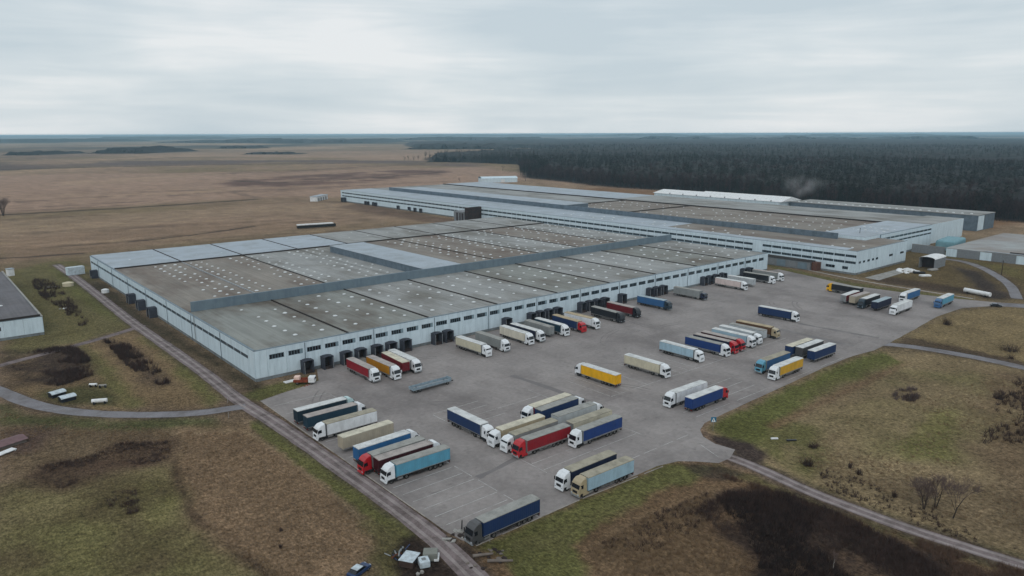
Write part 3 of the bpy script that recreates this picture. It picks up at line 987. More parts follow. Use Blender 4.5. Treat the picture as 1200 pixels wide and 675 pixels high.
# ---- long warehouse (A)
AX0, AX1, AY0, AY1, AZ = 75.0, 352.0, 207.6, 435.6, 9.5
A = thing('warehouse', 'long low pale blue warehouse with loading docks facing the truck park', 'warehouse', (0, 0, 0))
facade(A, AX0, AY0, 0.0, AX1 - AX0, AZ, [(6.1, 7.6)], first=3.7)
facade(A, AX0, AY1, -math.pi / 2, AY1 - AY0, AZ, [(6.0, 7.1)], first=1.0, win_w=5.75, n_panes=6, skip=lambda i, a_: a_ > AY1 - AY0 - 10)
facade(A, AX1, AY0, math.pi / 2, AY1 - AY0, AZ, [], first=0.0)
box_obj('rear_wall', AX0 + 0.5, AX1 - 0.5, AY1 - 0.5, AY1, 0, AZ - 0.06, M_wall, A)
bayw = (AX1 - AX0) / 9
domesA = []
FW = 270.6
KB = 383.2
for i in range(9):
    xa, xb = AX0 + 0.5 + bayw * i, AX0 + bayw * (i + 1)
    if i == 8:
        xb = AX1 - 0.5
    xa_, xb_ = (xa if i == 0 else xa - 0.25), xb - 0.25
    front = M_roof1b if i in (0, 1, 4, 7) else M_roof
    mid = M_roof2 if i in (0, 1, 4, 5, 7) else M_roof
    box_obj('roof_section', xa_ + 0.02, xb_ - 0.02, AY0 + 0.5, FW - 0.02, AZ - 0.5, AZ - 0.02, front, A)
    box_obj('roof_section', xa_ + 0.02, xb_ - 0.02, FW + 0.75, KB - 0.02, AZ - 0.5, AZ - 0.02, mid, A)
    box_obj('roof_section', xa_ + 0.02, xb_ - 0.02, KB + 0.45, AY1 - 0.5, AZ - 0.5, AZ + 0.35, M_roof3 if i in (0, 1, 2, 3) else M_roof, A)
    if i:
        box_obj('roof_upstand', xa - 0.50, xa - 0.18, AY0 + 0.55, FW - 0.05, AZ - 0.4, AZ + 0.28, M_bitumen, A)
        if i not in (3, 4):
            box_obj('roof_upstand', xa - 0.50, xa - 0.18, FW + 0.8, KB - 0.05, AZ - 0.4, AZ + 0.22, M_bitumen if i > 1 else M_metal, A)
        box_obj('roof_upstand', xa - 0.48, xa - 0.20, KB + 0.5, AY1 - 0.55, AZ - 0.4, AZ + 0.55, M_bitumen, A)
    x0 = AX0 + bayw * i
    for off in ((16.5, 26.2) if i == 0 else (7.6, 17.5, 26.5)):
        for k in range(7):
            if R_.random() < 0.94:
                domesA.append((x0 + off + R_.uniform(-.5, .5), 216.5 + 7.6 * k + (2.5 if off == 17.5 else 0) + R_.uniform(-.5, .5)))
    for off in ((17, 21.5, 26.0) if i == 0 else (2.6, 8.0, 22.3, 27.6)):
        for k in range(14):
            p = (x0 + off + R_.uniform(-.35, .35), 276 + 7.75 * k + R_.uniform(-.5, .5))
            if not (175 < p[0] < 199 and p[1] < 366) and R_.random() < 0.93 and p[1] < 381:
                domesA.append(p)
    for off in (12.5, 25.2):
        for k in range(6):
            if R_.random() < 0.85:
                domesA.append((x0 + off, 392 + 7.2 * k + R_.uniform(-.6, .6)))
box_obj('gutter_step', AX0 + 0.6, AX1 - 0.6, KB, KB + 0.43, AZ - 0.3, AZ + 0.62, M_bitumen, A)
sheet = MB()
for i in range(12):
    sheet.box(i * 0.5 + 0.02, i * 0.5 + 0.30, -0.05, 0.0, 0, 3.6).box(i * 0.5 + 0.30, i * 0.5 + 0.49, -0.015, 0.0, 0.01, 3.59)
sheet_me = sheet.mesh('cladding_sheet')
fwall = box_obj('firewall', AX0 + 1.5, AX1 - 1.0, FW, FW + 0.7, AZ - 0.3, AZ + 3.6, M_fire, A)
for i in range(45):
    obj('cladding_sheet', sheet_me, M_fire, A, (AX0 + 1.55 + i * 6.0, FW - 0.002, AZ + 0.02))
mon = box_obj('roof_monitor', 177, 197, FW + 0.72, 364, AZ - 0.3, AZ + 3.35, M_fire2, A)
box_obj('monitor_roof', -10.3, 10.3, -46.6, 46.4, 3.63, 3.82, M_roof3, mon)
add_domes(A, domesA, AZ)

hood = MB().box(-2.05, -1.55, -3.8, -0.05, 0, 4.55).box(1.55, 2.05, -3.8, -0.05, 0, 4.55)
for i in range(6):
    a_, b_ = -2.15 + i * 4.3 / 6, -2.15 + (i + 1) * 4.3 / 6
    z_ = 4.58 + 0.32 * math.sin(math.pi * (i + 0.5) / 6)
    hood.box(a_, b_ - 0.01, -3.9, -0.05, z_ - 0.16, z_)
hood_me = hood.mesh('dock_shelter')
door_me = MB().box(-1.5, 1.5, -0.45, -0.15, 1.05, 4.3).mesh('dock_door')
post_me = MB().box(-0.11, 0.11, -3.98, -3.83, 0.0, 4.2).mesh('dock_post')
plat_me = MB().box(-1.5, 1.5, -3.6, -0.05, 0.0, 1.0).mesh('dock_platform')


def dock(root, x_, y_, rz=0.0, sc=(0.8, 0.68, 0.86)):
    d = obj('dock_shelter', hood_me, M_dock, root, (x_, y_, 0.03), rz, sc)
    obj('dock_door', door_me, M_dockd, d)
    obj('dock_platform', plat_me, M_conc if R_.random() < 0.2 else M_dockd, d)
    for s in (-1.78, 1.78):
        obj('dock_post', post_me, M_dockp if R_.random() < 0.75 else M_dock, d, (s, 0, 0))


for x_ in (90.6, 97.2, 103.8, 109.0, 115.0, 120.4, 126.0, 138.7, 143.4, 170.5, 183.0, 187.6, 192.2, 196.8, 210.6, 215.2, 219.8, 224.4, 235.2,
           254.0, 258.6, 263.2, 294.2, 299.0, 304.0, 309.8, 328.0, 333.0):
    dock(A, x_, AY0 - 0.11)
for y_, n in ((421, 1), (346, 1), (330, 1), (313, 1)):
    for k in range(n):
        dock(A, AX0 - 0.11, y_ - 4.4 * (k - (n - 1) / 2), -math.pi / 2, (0.95, 0.8, 0.85))
pipe = MB().cyl((0, 0, 0.2), (0, 0, 9.3), 0.09, n=8).mesh('downpipe')
for k in range(2, 46, 4):
    obj('downpipe', pipe, M_fire2, A, (AX0 + 3.7 + 6 * k, AY0 - 0.2, 0))
for k in range(3, 38, 5):
    obj('downpipe', pipe, M_fire2, A, (AX0 - 0.2, AY1 - 1 - 6 * k, 0))
lad = MB()
for s in (-0.3, 0.3):
    lad.box(s - 0.04, s + 0.04, -0.5, -0.42, 0.5, 10.4)
for k in range(24):
    lad.box(-0.26, 0.26, -0.49, -0.44, 0.8 + k * 0.4, 0.84 + k * 0.4)
obj('wall_ladder', lad.mesh('wall_ladder'), M_grey, A, (AX0, 262, 0), -math.pi / 2)

# ---- rear complex (B)
BX, BY0, BY1, BZ = 375.0, 171.0, 738.0, 12.3
B = thing('rear_warehouse', 'taller pale blue factory hall with two window bands behind the long warehouse', 'warehouse', (0, 0, 0))
facade(B, BX, BY1, -math.pi / 2, BY1 - BY0, BZ, [(5.6, 6.9), (8.9, 10.2)], first=3.0, win_w=5.6, n_panes=6, skip=lambda i, a_: 505 < a_ < 509)
facade(B, BX, BY0, 0.0, 60.0, BZ, [], first=0.0)
for u, wd_ in ((2.5, 2.4), (7.2, 2.4), (12.2, 2.6), (17.5, 2.4), (22, 2.6), (38, 4.5), (52, 4.5)):
    fr, gl = window_meshes(wd_, 1.2, 2, 0)
    wo = obj('window', fr, M_frame, B, (BX + u, BY0 - 0.125, 5.6))
    obj('pane', gl, M_glass, wo)
for y_, wd_, z_ in ((176.5, 3.0, 2.4), (184.5, 5.0, 2.4)):
    fr, gl = window_meshes(wd_, 1.5, 3, 0)
    wo = obj('window', fr, M_frame, B, (BX - 0.125, y_ + wd_ / 2, z_), -math.pi / 2)
    obj('pane', gl, M_glass, wo)
box_obj('end_wall', BX + 0.6, 568, BY1 - 0.6, BY1, 0, BZ - 0.2, M_wall, B)
box_obj('side_wall', 434.4, 435.0, BY0 + 0.6, 186, 0, BZ - 0.06, M_wall, B)
YS = [BY0 + 0.6, 300, 430, 560, BY1 - 0.7]
for ya, yb in zip(YS[:-1], YS[1:]):
    box_obj('roof_section', BX + 0.5, 411.6, ya, yb - 0.02, BZ - 0.5, BZ - 0.02, M_roof3 if ya > 290 else M_roof2, B)
box_obj('roof_section', 411.65, 434.3, BY0 + 0.6, 200, BZ - 0.5, BZ - 0.03, M_roof2, B)
box_obj('pale_roof_edge', BX + 0.55, BX + 9, BY0 + 6, BY1 - 1, BZ - 0.1, BZ + 0.03, M_roof3, B)
box_obj('firewall', 412, 412.8, 200, BY1 - 40, BZ - 0.3, BZ + 3.3, M_fire2, B)
box_obj('roof_monitor', 412.82, 438, 424, 676, BZ - 0.3, BZ + 3.2, M_fire2, B)
box_obj('monitor_roof', 411.9, 438.2, 423.8, 676.2, BZ + 3.31, BZ + 3.5, M_roof3, B)
CK = [200.02, 375, 446, BY1 - 0.7]
for (ya, yb), mt in zip(zip(CK[:-1], CK[1:]), (M_roof2, M_roof2, M_roof)):
    box_obj('roof_section', 412.85, 509.5, ya, yb - 0.5, BZ - 0.5, BZ - 0.02, mt, B)
for y_ in CK[1:3]:
    box_obj('roof_upstand', 413, 509.4, y_ - 0.48, y_ - 0.02, BZ - 0.4, BZ + 0.7, M_bitumen, B)
box_obj('roof_upstand', 509.55, 510.2, 186.5, BY1 - 1, BZ - 0.4, BZ + 0.9, M_bitumen, B)
box_obj('roof_section', 510.25, 568, 190, 460, BZ - 0.5, BZ + 0.5, M_roof, B)
box_obj('roof_section', 510.25, 568, 460.02, BY1 - 1, BZ - 0.5, BZ + 0.5, M_roof3, B)
# near end blocks
eb = box_obj('end_block', 418, 508.5, 186.6, 214, 0, BZ + 1.6, M_wall, B)
box_obj('block_roof', 418.2, 508.3, 186.8, 213.8, BZ + 1.61, BZ + 1.8, M_roof3, B)
facade(B, 436, 186.0, 0.0, 73.4, BZ + 1.6, [(8.2, 9.2), (10.6, 11.8)], first=0.7, win_w=5.6, n_panes=6)
box_obj('end_block', 510.25, 575, 190, 214, 0, BZ + 0.42, M_wall, B)
box_obj('block_roof', 568.02, 575, 190.1, 214, BZ + 0.43, BZ + 0.5, M_roof, B)
for i in range(11):
    obj('wall_panel', panel_mesh(5.88, BZ - 0.5), M_wall, B, (510.25 + 5.88 * i, 189.98, 1.0))
# grey lean-to along the west wall
lt = box_obj('lean_to', 369.5, BX - 0.15, 193, 225, 0, 4.6, M_dockp, B)
for k in range(5):
    obj('shutter', panel_mesh(5.2, 3.4), M_dockp if k % 2 else M_fire, lt, (-2.83, 15.5 - k * 6.2, 0.4), -math.pi / 2)
box_obj('lean_to_roof', 369.0, BX - 0.15, 192.6, 225.4, 4.62, 4.8, M_bitumen, B)
box_obj('porch', 370.5, BX - 0.15, 189.5, 192.5, 0, 4.4, mat('rusty_sheet', srgb(92, 64, 54), rough=0.9, var=0.3), B)
domesB = []
for k in range(32):
    for x_ in (424, 442, 460, 478, 496):
        if R_.random() < 0.8:
            domesB.append((x_ + R_.uniform(-1, 1), 222 + 7.1 * k + R_.uniform(-1, 1)))
domesB = [p for p in domesB if not (p[0] < 440 and p[1] > 420)]
for k in range(26):
    y_ = 180 + 9.5 * k + R_.uniform(-2, 2)
    if R_.random() < 0.8:
        domesB += [(386 + R_.uniform(-1, 1), y_), (396 + R_.uniform(-2, 2), y_ - 1.5)]
add_domes(B, domesB, BZ)
add_domes(B, [(x_ + R_.uniform(-1.5, 1.5), 190 + 3.6 * k) for x_ in (448, 462, 476) for k in range(6)][:12], BZ + 1.85)
dock(B, BX - 0.11, 728, -math.pi / 2, (1.3, 1.0, 1.0))
for y_ in (682, 677, 666, 661, 618, 598, 588, 578):
    dock(B, BX - 0.11, y_, -math.pi / 2, (0.9, 0.35, 0.8))
tw = box_obj('loading_tower', 358.5, BX - 0.15, 489, 503, 0, 8.8, M_dockp, B)
box_obj('tower_head', 359.5, BX - 0.2, 486.2, 488.95, 0, 12.4, M_dockd, B)
for k, (a_, b_) in enumerate(((-6.5, -4.2), (-2.6, -1.2), (1.2, 3.2))):
    box_obj('tower_door', -8.45, -8.27, a_, b_, 1.0, 7.6, M_dockd, tw)
mast = MB().cyl((0, 0, 0), (0, 0, 5), 0.18, 0.14, 8).mesh('flue')
obj('flue', mast, M_black, B, (433, 197, BZ - 0.1))

# ---- dark hall and white shed in front of the forest
D4 = thing('grey_hall', 'dark blue grey metal hall with pale end wall before the forest', 'hall', (620, 265, 0))
box_obj('hall_body', -7, 28, -72, 78, 0, 11.6, M_fire2, D4)
box_obj('hall_roof', -7.4, 28.4, -72.4, 78.2, 11.61, 11.9, M_roof, D4)
box_obj('pale_gable', -6.6, 5.2, -72.2, -72.02, 0.5, 11.2, M_wall, D4)
for k in range(24):
    obj('skylight', dome_me, M_dome, D4, (-3 + R_.uniform(-1, 1), -66 + 6 * k, 11.85))
WS = thing('white_shed', 'white low gabled shed roof between grey hall and forest', 'shed', (606, 415, 0))
box_obj('shed_wall', -8, 26, -70, 70, 0, 12.2, M_wall, WS)
rf = MB()
for (ya, yb, zt) in ((-72, 20, 16.0), (20.02, 72, 15.2)):
    rf.quad((-8.5, ya, 12.2), (9, ya, zt), (9, yb, zt), (-8.5, yb, 12.2)).quad((9, ya, zt), (26.5, ya, 12.2), (26.5, yb, 12.2), (9, yb, zt))
    rf.quad((-8.5, ya, 12.2), (26.5, ya, 12.2), (9, ya, zt)).quad((26.5, yb, 12.2), (-8.5, yb, 12.2), (9, yb, zt))
obj('shed_roof', rf.mesh('shed_roof'), M_white, WS)
for k in range(8):
    box_obj('roof_vent', -8.2, -7.4, -62 + k * 16, -61.2 + k * 16, 12.2, 13.4, M_grey, WS)

# ---- low concrete building on the east side
LB = thing('low_building', 'low flat roofed concrete panel building beyond the yard', 'building', (474, 120, 0))
box_obj('building_core', 0.3, 100, -75, 44, 0, 4.8, M_grey, LB)
for k in range(20):
    obj('wall_panel', panel_mesh(5.95, 4.6), M_wall if k % 3 == 0 else M_dockp, LB, (0.28, 44 - 6 * k, 0.1), -math.pi / 2)
box_obj('flat_roof', 0.2, 100, -75.2, 44.2, 4.82, 5.1, mat('brown_flat_roof', srgb(138, 132, 128), rough=0.9, var=0.12, vscale=0.08, dirt=srgb(160, 166, 168), dirt_amt=0.9, dscale=0.03), LB)
box_obj('roof_edge', 0.1, 1.4, -75.3, 24, 5.12, 5.5, M_metal, LB)
box_obj('roof_vent_row', 2.5, 3.3, -75, 12, 5.12, 5.9, M_bitumen, LB)
YW = thing('yard_wall', 'grey concrete panel wall continuing left from the low building', 'wall', (476, 165, 0))
for k in range(3):
    obj('wall_panel', panel_mesh(6.3, 4.9, 0.25), M_dockp, YW, (0, 18.9 - 6.3 * k, 0), -math.pi / 2)
box_obj('wall_cap', -0.3, 0.1, 0, 18.9, 4.91, 5.1, M_conc, YW)
tl = mat('teal_tarpaulin', srgb(112, 150, 160), rough=0.7, var=0.25, vscale=0.3)
TT = thing('covered_stack', 'teal tarpaulin covered stack behind the grey yard wall', 'stack', (505, 172, 0), 0.1)
tb = MB().box(-13, 13, -5, 6, 0, 6.8).mesh('tarpaulin', bevel=1.6, seg=3)
obj('tarpaulin', tb, tl, TT)
box_obj('strap', -8.2, -7.9, -5.03, 6.03, 0.5, 5.0, M_dockp, TT)
box_obj('strap', 5.2, 5.5, -5.03, 6.03, 0.5, 5.0, M_dockp, TT)

# ---- warehouse at the left edge
CW = thing('west_warehouse', 'grey roofed low pale blue warehouse cut by the left edge', 'warehouse', (0, 0, 0))
facade(CW, -70.0, 310.7, 0.0, 105.7, 6.9, [(3.6, 5.0)], first=3.7, win_w=4.4, skip=lambda i, a_: a_ > 92)
facade(CW, 35.7, 310.7, math.pi / 2, 118, 6.9, [], first=0.0)
facade(CW, -70.0, 428.7, -math.pi / 2, 118, 6.9, [], first=0.0)
box_obj('rear_wall', -69.4, 35.1, 428.1, 428.7, 0, 6.8, M_wall, CW)
box_obj('roof_section', -69.4, 35.2, 311.2, 428, 6.4, 6.93, mat('slate_grey_roof', srgb(104, 102, 106), rough=0.85, var=0.15, vscale=0.1, dirt=srgb(84, 80, 80), dirt_amt=0.7, dscale=0.08, fine=0.12, fscale=1, fstretch=(1.1, 0.03, 1)), CW)
box_obj('roof_edge', 35.25, 35.9, 310.3, 428.8, 6.98, 7.2, M_conc, CW)
box_obj('roof_edge', 14, 35.2, 310.9, 311.15, 6.98, 7.75, M_bitumen, CW)
add_domes(CW, [(18, 322), (12, 330), (22, 332), (14, 341), (8, 322), (26, 340), (18, 352), (6, 345)], 6.98)
box_obj('roof_patch', 5, 16, 312, 318, 6.94, 6.99, M_white, CW)

# ---- far small shed and low sheds at the far end of the rear warehouse
FS = thing('far_shed', 'small pale blue shed with arched roof before the far fields', 'shed', (705, 872, 0), -0.4)
box_obj('shed_wall', -28, 28, -8, 12, 0, 6.2, M_wall, FS)
ar = MB()
for i in range(6):
    a_, b_ = math.pi * i / 6, math.pi * (i + 1) / 6
    ar.quad((-28.3, 2 - 10.4 * math.cos(a_), 6.2 + 2.6 * math.sin(a_)), (28.3, 2 - 10.4 * math.cos(a_), 6.2 + 2.6 * math.sin(a_)), (28.3, 2 - 10.4 * math.cos(b_), 6.2 + 2.6 * math.sin(b_)), (-28.3, 2 - 10.4 * math.cos(b_), 6.2 + 2.6 * math.sin(b_)))
obj('arched_roof', ar.mesh('arched_roof'), M_wall, FS)
box_obj('shed_door', 2, 8, -8.12, -8.01, 0, 4.5, M_white, FS)
LS = thing('low_shed', 'low white annex shed at the far left end of the rear warehouse', 'shed', (362, 765, 0), 0.75)
box_obj('shed_wall', -16, 16, -4, 4, 0, 5.0, M_white, LS)
box_obj('shed_roof', -16.4, 16.4, -4.4, 4.4, 5.01, 5.4, M_roof3, LS)
for k in range(4):
    box_obj('shed_door', -13 + k * 7, -9 + k * 7, -4.12, -4.01, 0, 3.6, M_grey, LS)

# ------------------------------------------------------------------ trucks
LZ = 0.034           # wheel level on the lot


def cab_shape(high=True):
    """tractor cab: side profile swept across its width, narrower toward the roof, rounded"""
    if high == 'mid':
        prof = [(0.0, 1.0), (0.0, 3.42), (0.5, 3.62), (1.2, 3.56), (1.72, 3.25), (1.88, 2.98), (2.2, 2.0), (2.3, 1.45), (2.3, 0.55), (2.02, 0.42), (1.78, 1.0)]
    elif high:
        prof = [(0.0, 1.0), (0.0, 3.72), (0.45, 3.92), (1.05, 3.84), (1.60, 3.45), (1.86, 3.02), (2.16, 2.0), (2.26, 1.45), (2.26, 0.55), (2.02, 0.42), (1.78, 1.0)]
    else:
        prof = [(0.0, 1.0), (0.0, 3.05), (0.6, 3.18), (1.45, 3.14), (1.86, 2.92), (2.16, 1.95), (2.26, 1.45), (2.26, 0.55), (2.02, 0.42), (1.78, 1.0)]
    mb = MB()
    n = len(prof)

    def hw(z_):
        return 1.235 if z_ < 2.1 else 1.235 - 0.11 * min(1.0, (z_ - 2.1) / 1.7)
    for s in (-1, 1):
        mb.v += [(x_, s * hw(z_), z_) for x_, z_ in prof]
    mb.f.append(tuple(range(n)))
    mb.f.append(tuple(reversed(range(n, 2 * n))))
    for i in range(n):
        j = (i + 1) % n
        mb.f.append((j, i, n + i, n + j))
    me_ = mb.mesh('cab', bevel=0.09, seg=2)
    for p in me_.polygons:
        p.use_smooth = False
    return me_, hw


TM = {}
TM['cab'], _hw = cab_shape(True)
TM['cab_low'], _ = cab_shape(False)
TM['cab_mid'], _ = cab_shape('mid')


def glass_quad(p0, p1, w0, w1, off=0.02, th=0.03):
    """inclined pane between two (x,z) points"""
    dx, dz = p1[0] - p0[0], p1[1] - p0[1]
    L = math.hypot(dx, dz)
    nx, nz = -dz / L * -1, dx / L * -1
    if nx < 0:
        nx, nz = -nx, -nz
    mb = MB()
    a_, b_ = (p0[0] + nx * off, p0[1] + nz * off), (p1[0] + nx * off, p1[1] + nz * off)
    c_, d_ = (p0[0] - nx * th, p0[1] - nz * th), (p1[0] - nx * th, p1[1] - nz * th)
    mb.v = [(a_[0], -w0, a_[1]), (a_[0], w0, a_[1]), (b_[0], w1, b_[1]), (b_[0], -w1, b_[1]), (c_[0], -w0, c_[1]), (c_[0], w0, c_[1]), (d_[0], w1, d_[1]), (d_[0], -w1, d_[1])]
    mb.f = [(0, 1, 2, 3), (7, 6, 5, 4), (0, 4, 5, 1), (1, 5, 6, 2), (2, 6, 7, 3), (3, 7, 4, 0)]
    return mb


TM['windscreen'] = glass_quad((2.15, 2.04), (1.89, 2.93), 1.12, 1.06).mesh('windscreen')
TM['visor'] = glass_quad((1.92, 2.92), (1.86, 3.1), 1.08, 1.06, 0.16, -0.08).mesh('sun_visor')
for s, nm in ((-1, 'r'), (1, 'l')):
    mb = MB()
    pts = [(1.02, 2.08), (2.02, 2.08), (1.80, 2.82), (1.02, 2.82)]
    if s > 0:
        pts = pts[::-1]
    mb.v = [(x_, s * (_hw(z_) + 0.012), z_) for x_, z_ in pts]
    mb.f = [(0, 1, 2, 3)]
    TM['side_window_' + nm] = mb.mesh('side_window')
    mb = MB()
    TM['mirror_' + nm] = MB().box(1.92, 2.08, s * 1.45 - 0.12, s * 1.45 + 0.12, 2.05, 2.78).box(1.96, 2.03, min(s * 1.2, s * 1.4), max(s * 1.2, s * 1.4), 2.62, 2.7).mesh('mirror', bevel=0.03, seg=1)
    TM['headlight_' + nm] = MB().box(2.2, 2.292, s * 0.92 - 0.22, s * 0.92 + 0.22, 0.78, 1.0).mesh('headlight', bevel=0.02, seg=1)
    TM['tank_' + nm] = MB().box(-1.9, -0.55, min(s * 0.62, s * 1.2), max(s * 0.62, s * 1.2), 0.42, 1.0).mesh('fuel_tank', bevel=0.12, seg=2)
    TM['skirt_' + nm] = MB().box(-0.5, 1.1, min(s * 1.12, s * 1.22), max(s * 1.12, s * 1.22), 0.45, 1.02).mesh('cab_step')
TM['grille'] = MB().box(2.2, 2.285, -0.82, 0.82, 1.05, 1.82).mesh('grille')
for i in range(4):
    pass
gb_ = MB().box(2.2, 2.275, -0.66, 0.66, 1.08, 1.62)
for i in range(3):
    gb_.box(2.26, 2.31, -0.62, 0.62, 1.14 + i * 0.16, 1.22 + i * 0.16)
TM['grille'] = gb_.mesh('grille')
TM['bumper'] = MB().box(1.95, 2.33, -1.22, 1.22, 0.34, 0.74).mesh('bumper', bevel=0.06, seg=1)
TM['chassis'] = MB().box(-3.9, 1.9, -0.46, -0.3, 0.72, 0.98).box(-3.9, 1.9, 0.3, 0.46, 0.72, 0.98).box(-3.9, -3.75, -0.5, 0.5, 0.7, 1.0).box(-3.1, -1.9, -0.55, 0.55, 0.98, 1.12).mesh('chassis')
TM['mudguard'] = MB().box(-3.35, -2.1, -1.22, -0.66, 1.04, 1.09).box(-3.35, -2.1, 0.66, 1.22, 1.04, 1.09).mesh('mudguard')
ty = MB()
for (r0, y0), (r1, y1) in zip([(0.30, -0.15), (0.46, -0.15), (0.51, -0.10), (0.51, 0.10), (0.46, 0.15)], [(0.46, -0.15), (0.51, -0.10), (0.51, 0.10), (0.46, 0.15), (0.30, 0.15)]):
    ty.cyl((0, y0, 0), (0, y1, 0), r0, r1, 16, caps=False)
TM['tyre'] = ty.mesh('wheel', smooth=True)
TM['rim'] = MB().cyl((0, -0.10, 0), (0, 0.10, 0), 0.31, n=14).cyl((0, -0.16, 0), (0, 0.16, 0), 0.11, n=8).mesh('rim')
# trailer: x -6.8 .. 6.8, floor 1.15, roof 4.0
cu = MB()
nseg = 54
rv = random.Random(2)
for s in (-1, 1):
    k0 = len(cu.v)
    for i in range(nseg + 1):
        x_ = -6.72 + 13.44 * i / nseg
        fold = (0.022 if i % 2 else 0.0) + rv.uniform(-.006, .006)
        y_ = s * (1.245 + fold)
        cu.v += [(x_, y_, 1.12), (x_, y_ + s * 0.012, 2.4), (x_, s * 1.258, 3.82)]
    for i in range(nseg):
        for q in range(2):
            a_ = k0 + 3 * i + q
            f = (a_, a_ + 3, a_ + 4, a_ + 1)
            cu.f.append(f if s < 0 else f[::-1])
TM['curtain'] = cu.mesh('side_curtain')
rf = MB()
rn = 22
for i in range(rn + 1):
    x_ = -6.82 + 13.64 * i / rn
    z_ = 4.0 + (0.025 if i % 2 == 0 else -0.03) + rv.uniform(-.012, .012)
    rf.v += [(x_, -1.275, 3.84), (x_, -1.275, 3.97), (x_, -0.7, z_), (x_, 0.0, z_ + 0.015), (x_, 0.7, z_), (x_, 1.275, 3.97), (x_, 1.275, 3.84)]
for i in range(rn):
    for q in range(6):
        a_ = 7 * i + q
        rf.f.append((a_, a_ + 7, a_ + 8, a_ + 1))
rf.f.append(tuple(reversed(range(7))))
rf.f.append(tuple(7 * rn + i for i in range(7)))
TM['roof'] = rf.mesh('trailer_roof')
for f in TM['roof'].polygons:
    f.flip()
TM['bulkhead'] = MB().box(6.74, 6.8, -1.27, 1.27, 1.12, 3.85).box(6.80, 6.86, -0.9, 0.9, 1.3, 1.6).mesh('bulkhead')
rd = MB().box(-6.8, -6.74, -1.27, 1.27, 1.12, 3.85)
for y_ in (-1.2, -0.62, -0.06, 0.06, 0.62, 1.2):
    rd.box(-6.84, -6.8, y_ - 0.025, y_ + 0.025, 1.15, 3.8)
TM['rear_door'] = rd.mesh('rear_door')
TM['rail'] = MB().box(-6.8, 6.8, -1.28, -1.2, 0.98, 1.12).box(-6.8, 6.8, 1.2, 1.28, 0.98, 1.12).mesh('side_rail')
fr = MB().box(-6.7, 6.6, -1.2, 1.2, 1.06, 1.115)
for s in (-1, 1):
    fr.box(-6.6, 6.2, s * 0.55 - 0.07, s * 0.55 + 0.07, 0.72, 1.06)
fr.box(-6.75, -6.6, -1.2, 1.2, 0.45, 0.6).box(-6.7, -6.55, -0.4, -0.3, 0.5, 1.0).box(-6.7, -6.55, 0.3, 0.4, 0.5, 1.0)
TM['frame'] = fr.mesh('trailer_frame')
gd = MB()
for s in (-1, 1):
    for z_ in (0.55, 0.82):
        gd.box(-1.0, 3.0, s * 1.2 - 0.02, s * 1.2 + 0.02, z_, z_ + 0.12)
    for x_ in (-0.8, 1.0, 2.8):
        gd.box(x_, x_ + 0.06, s * 1.17 - 0.03, s * 1.17 + 0.01, 0.5, 1.0)
TM['guard'] = gd.mesh('side_guard')
TM['axle'] = MB().box(-4.9, -1.1, -0.5, 0.5, 0.45, 0.72).mesh('axle_group')
TM['flap'] = MB().box(-5.05, -5.0, -1.2, -0.65, 0.25, 0.9).box(-5.05, -5.0, 0.65, 1.2, 0.25, 0.9).mesh('mudflap')
TM['leg'] = MB().box(3.75, 3.9, -0.08, 0.08, 0.0, 1.05).box(3.66, 3.99, -0.16, 0.16, 0.0, 0.06).mesh('landing_leg')
TM['leg_up'] = MB().box(3.75, 3.9, -0.08, 0.08, 0.42, 1.05).box(3.66, 3.99, -0.16, 0.16, 0.40, 0.46).mesh('landing_leg')
TM['tail'] = MB().box(-6.86, -6.76, -1.15, -0.75, 0.62, 0.8).box(-6.86, -6.76, 0.75, 1.15, 0.62, 0.8).mesh('tail_light')
TM['box'] = MB().box(0.2, 1.7, 0.75, 1.18, 0.45, 1.0).mesh('pallet_box')
dfl = MB()
dfl.v = [(0.02, -1.0, 3.86), (0.02, 1.0, 3.86), (0.02, 0.92, 4.06), (0.02, -0.92, 4.06), (1.0, -0.85, 3.88), (1.0, 0.85, 3.88)]
dfl.f = [(0, 1, 2, 3), (3, 2, 5, 4), (0, 3, 4), (1, 5, 2), (0, 4, 5, 1)]
TM['deflector'] = dfl.mesh('roof_deflector')

def split_sides(me_):
    out = []
    for sg in (-1, 1):
        mb = MB()
        remap = {}
        for p in me_.polygons:
            if p.center.y * sg > 0:
                for v in p.vertices:
                    if v not in remap:
                        remap[v] = len(mb.v)
                        mb.v.append(tuple(me_.vertices[v].co))
                mb.f.append(tuple(remap[v] for v in p.vertices))
        out.append(mb.mesh(me_.name))
    return out


TM['band'] = MB().box(-6.75, 6.75, -1.292, -1.272, 1.16, 1.3).box(-6.75, 6.75, 1.272, 1.292, 1.16, 1.3).mesh('curtain_band')
for k in ('band', 'curtain', 'rail', 'guard', 'flap', 'tail', 'mudguard'):
    TM[k] = split_sides(TM[k])

PAL = dict(white=(222, 226, 230), cream=(196, 190, 168), beige=(170, 160, 142), grey=(136, 140, 140), lgrey=(172, 178, 182), dgrey=(72, 72, 74), black=(30, 32, 38),
           navy=(26, 34, 58), blue=(27, 50, 90), royal=(28, 58, 116), teal=(30, 58, 74), dteal=(32, 50, 62), lblue=(88, 152, 178), pblue=(156, 184, 200), mblue=(46, 100, 150),
           sblue=(50, 94, 140), red=(138, 24, 36), dred=(104, 24, 32), bred=(176, 24, 34), maroon=(62, 22, 28), yellow=(226, 170, 22), amber=(178, 122, 22),
           tan=(172, 158, 132), brown=(92, 66, 46), gold=(168, 154, 126), pinkw=(206, 190, 186), palemint=(182, 208, 210), ivory=(212, 206, 190), gyel=(206, 160, 50))
ROOFS = dict(white=(206, 208, 208), grey=(150, 150, 146), tan=(158, 152, 136), pink=(168, 160, 156), cream=(202, 196, 178), blue=(160, 176, 184), beige=(176, 160, 132))


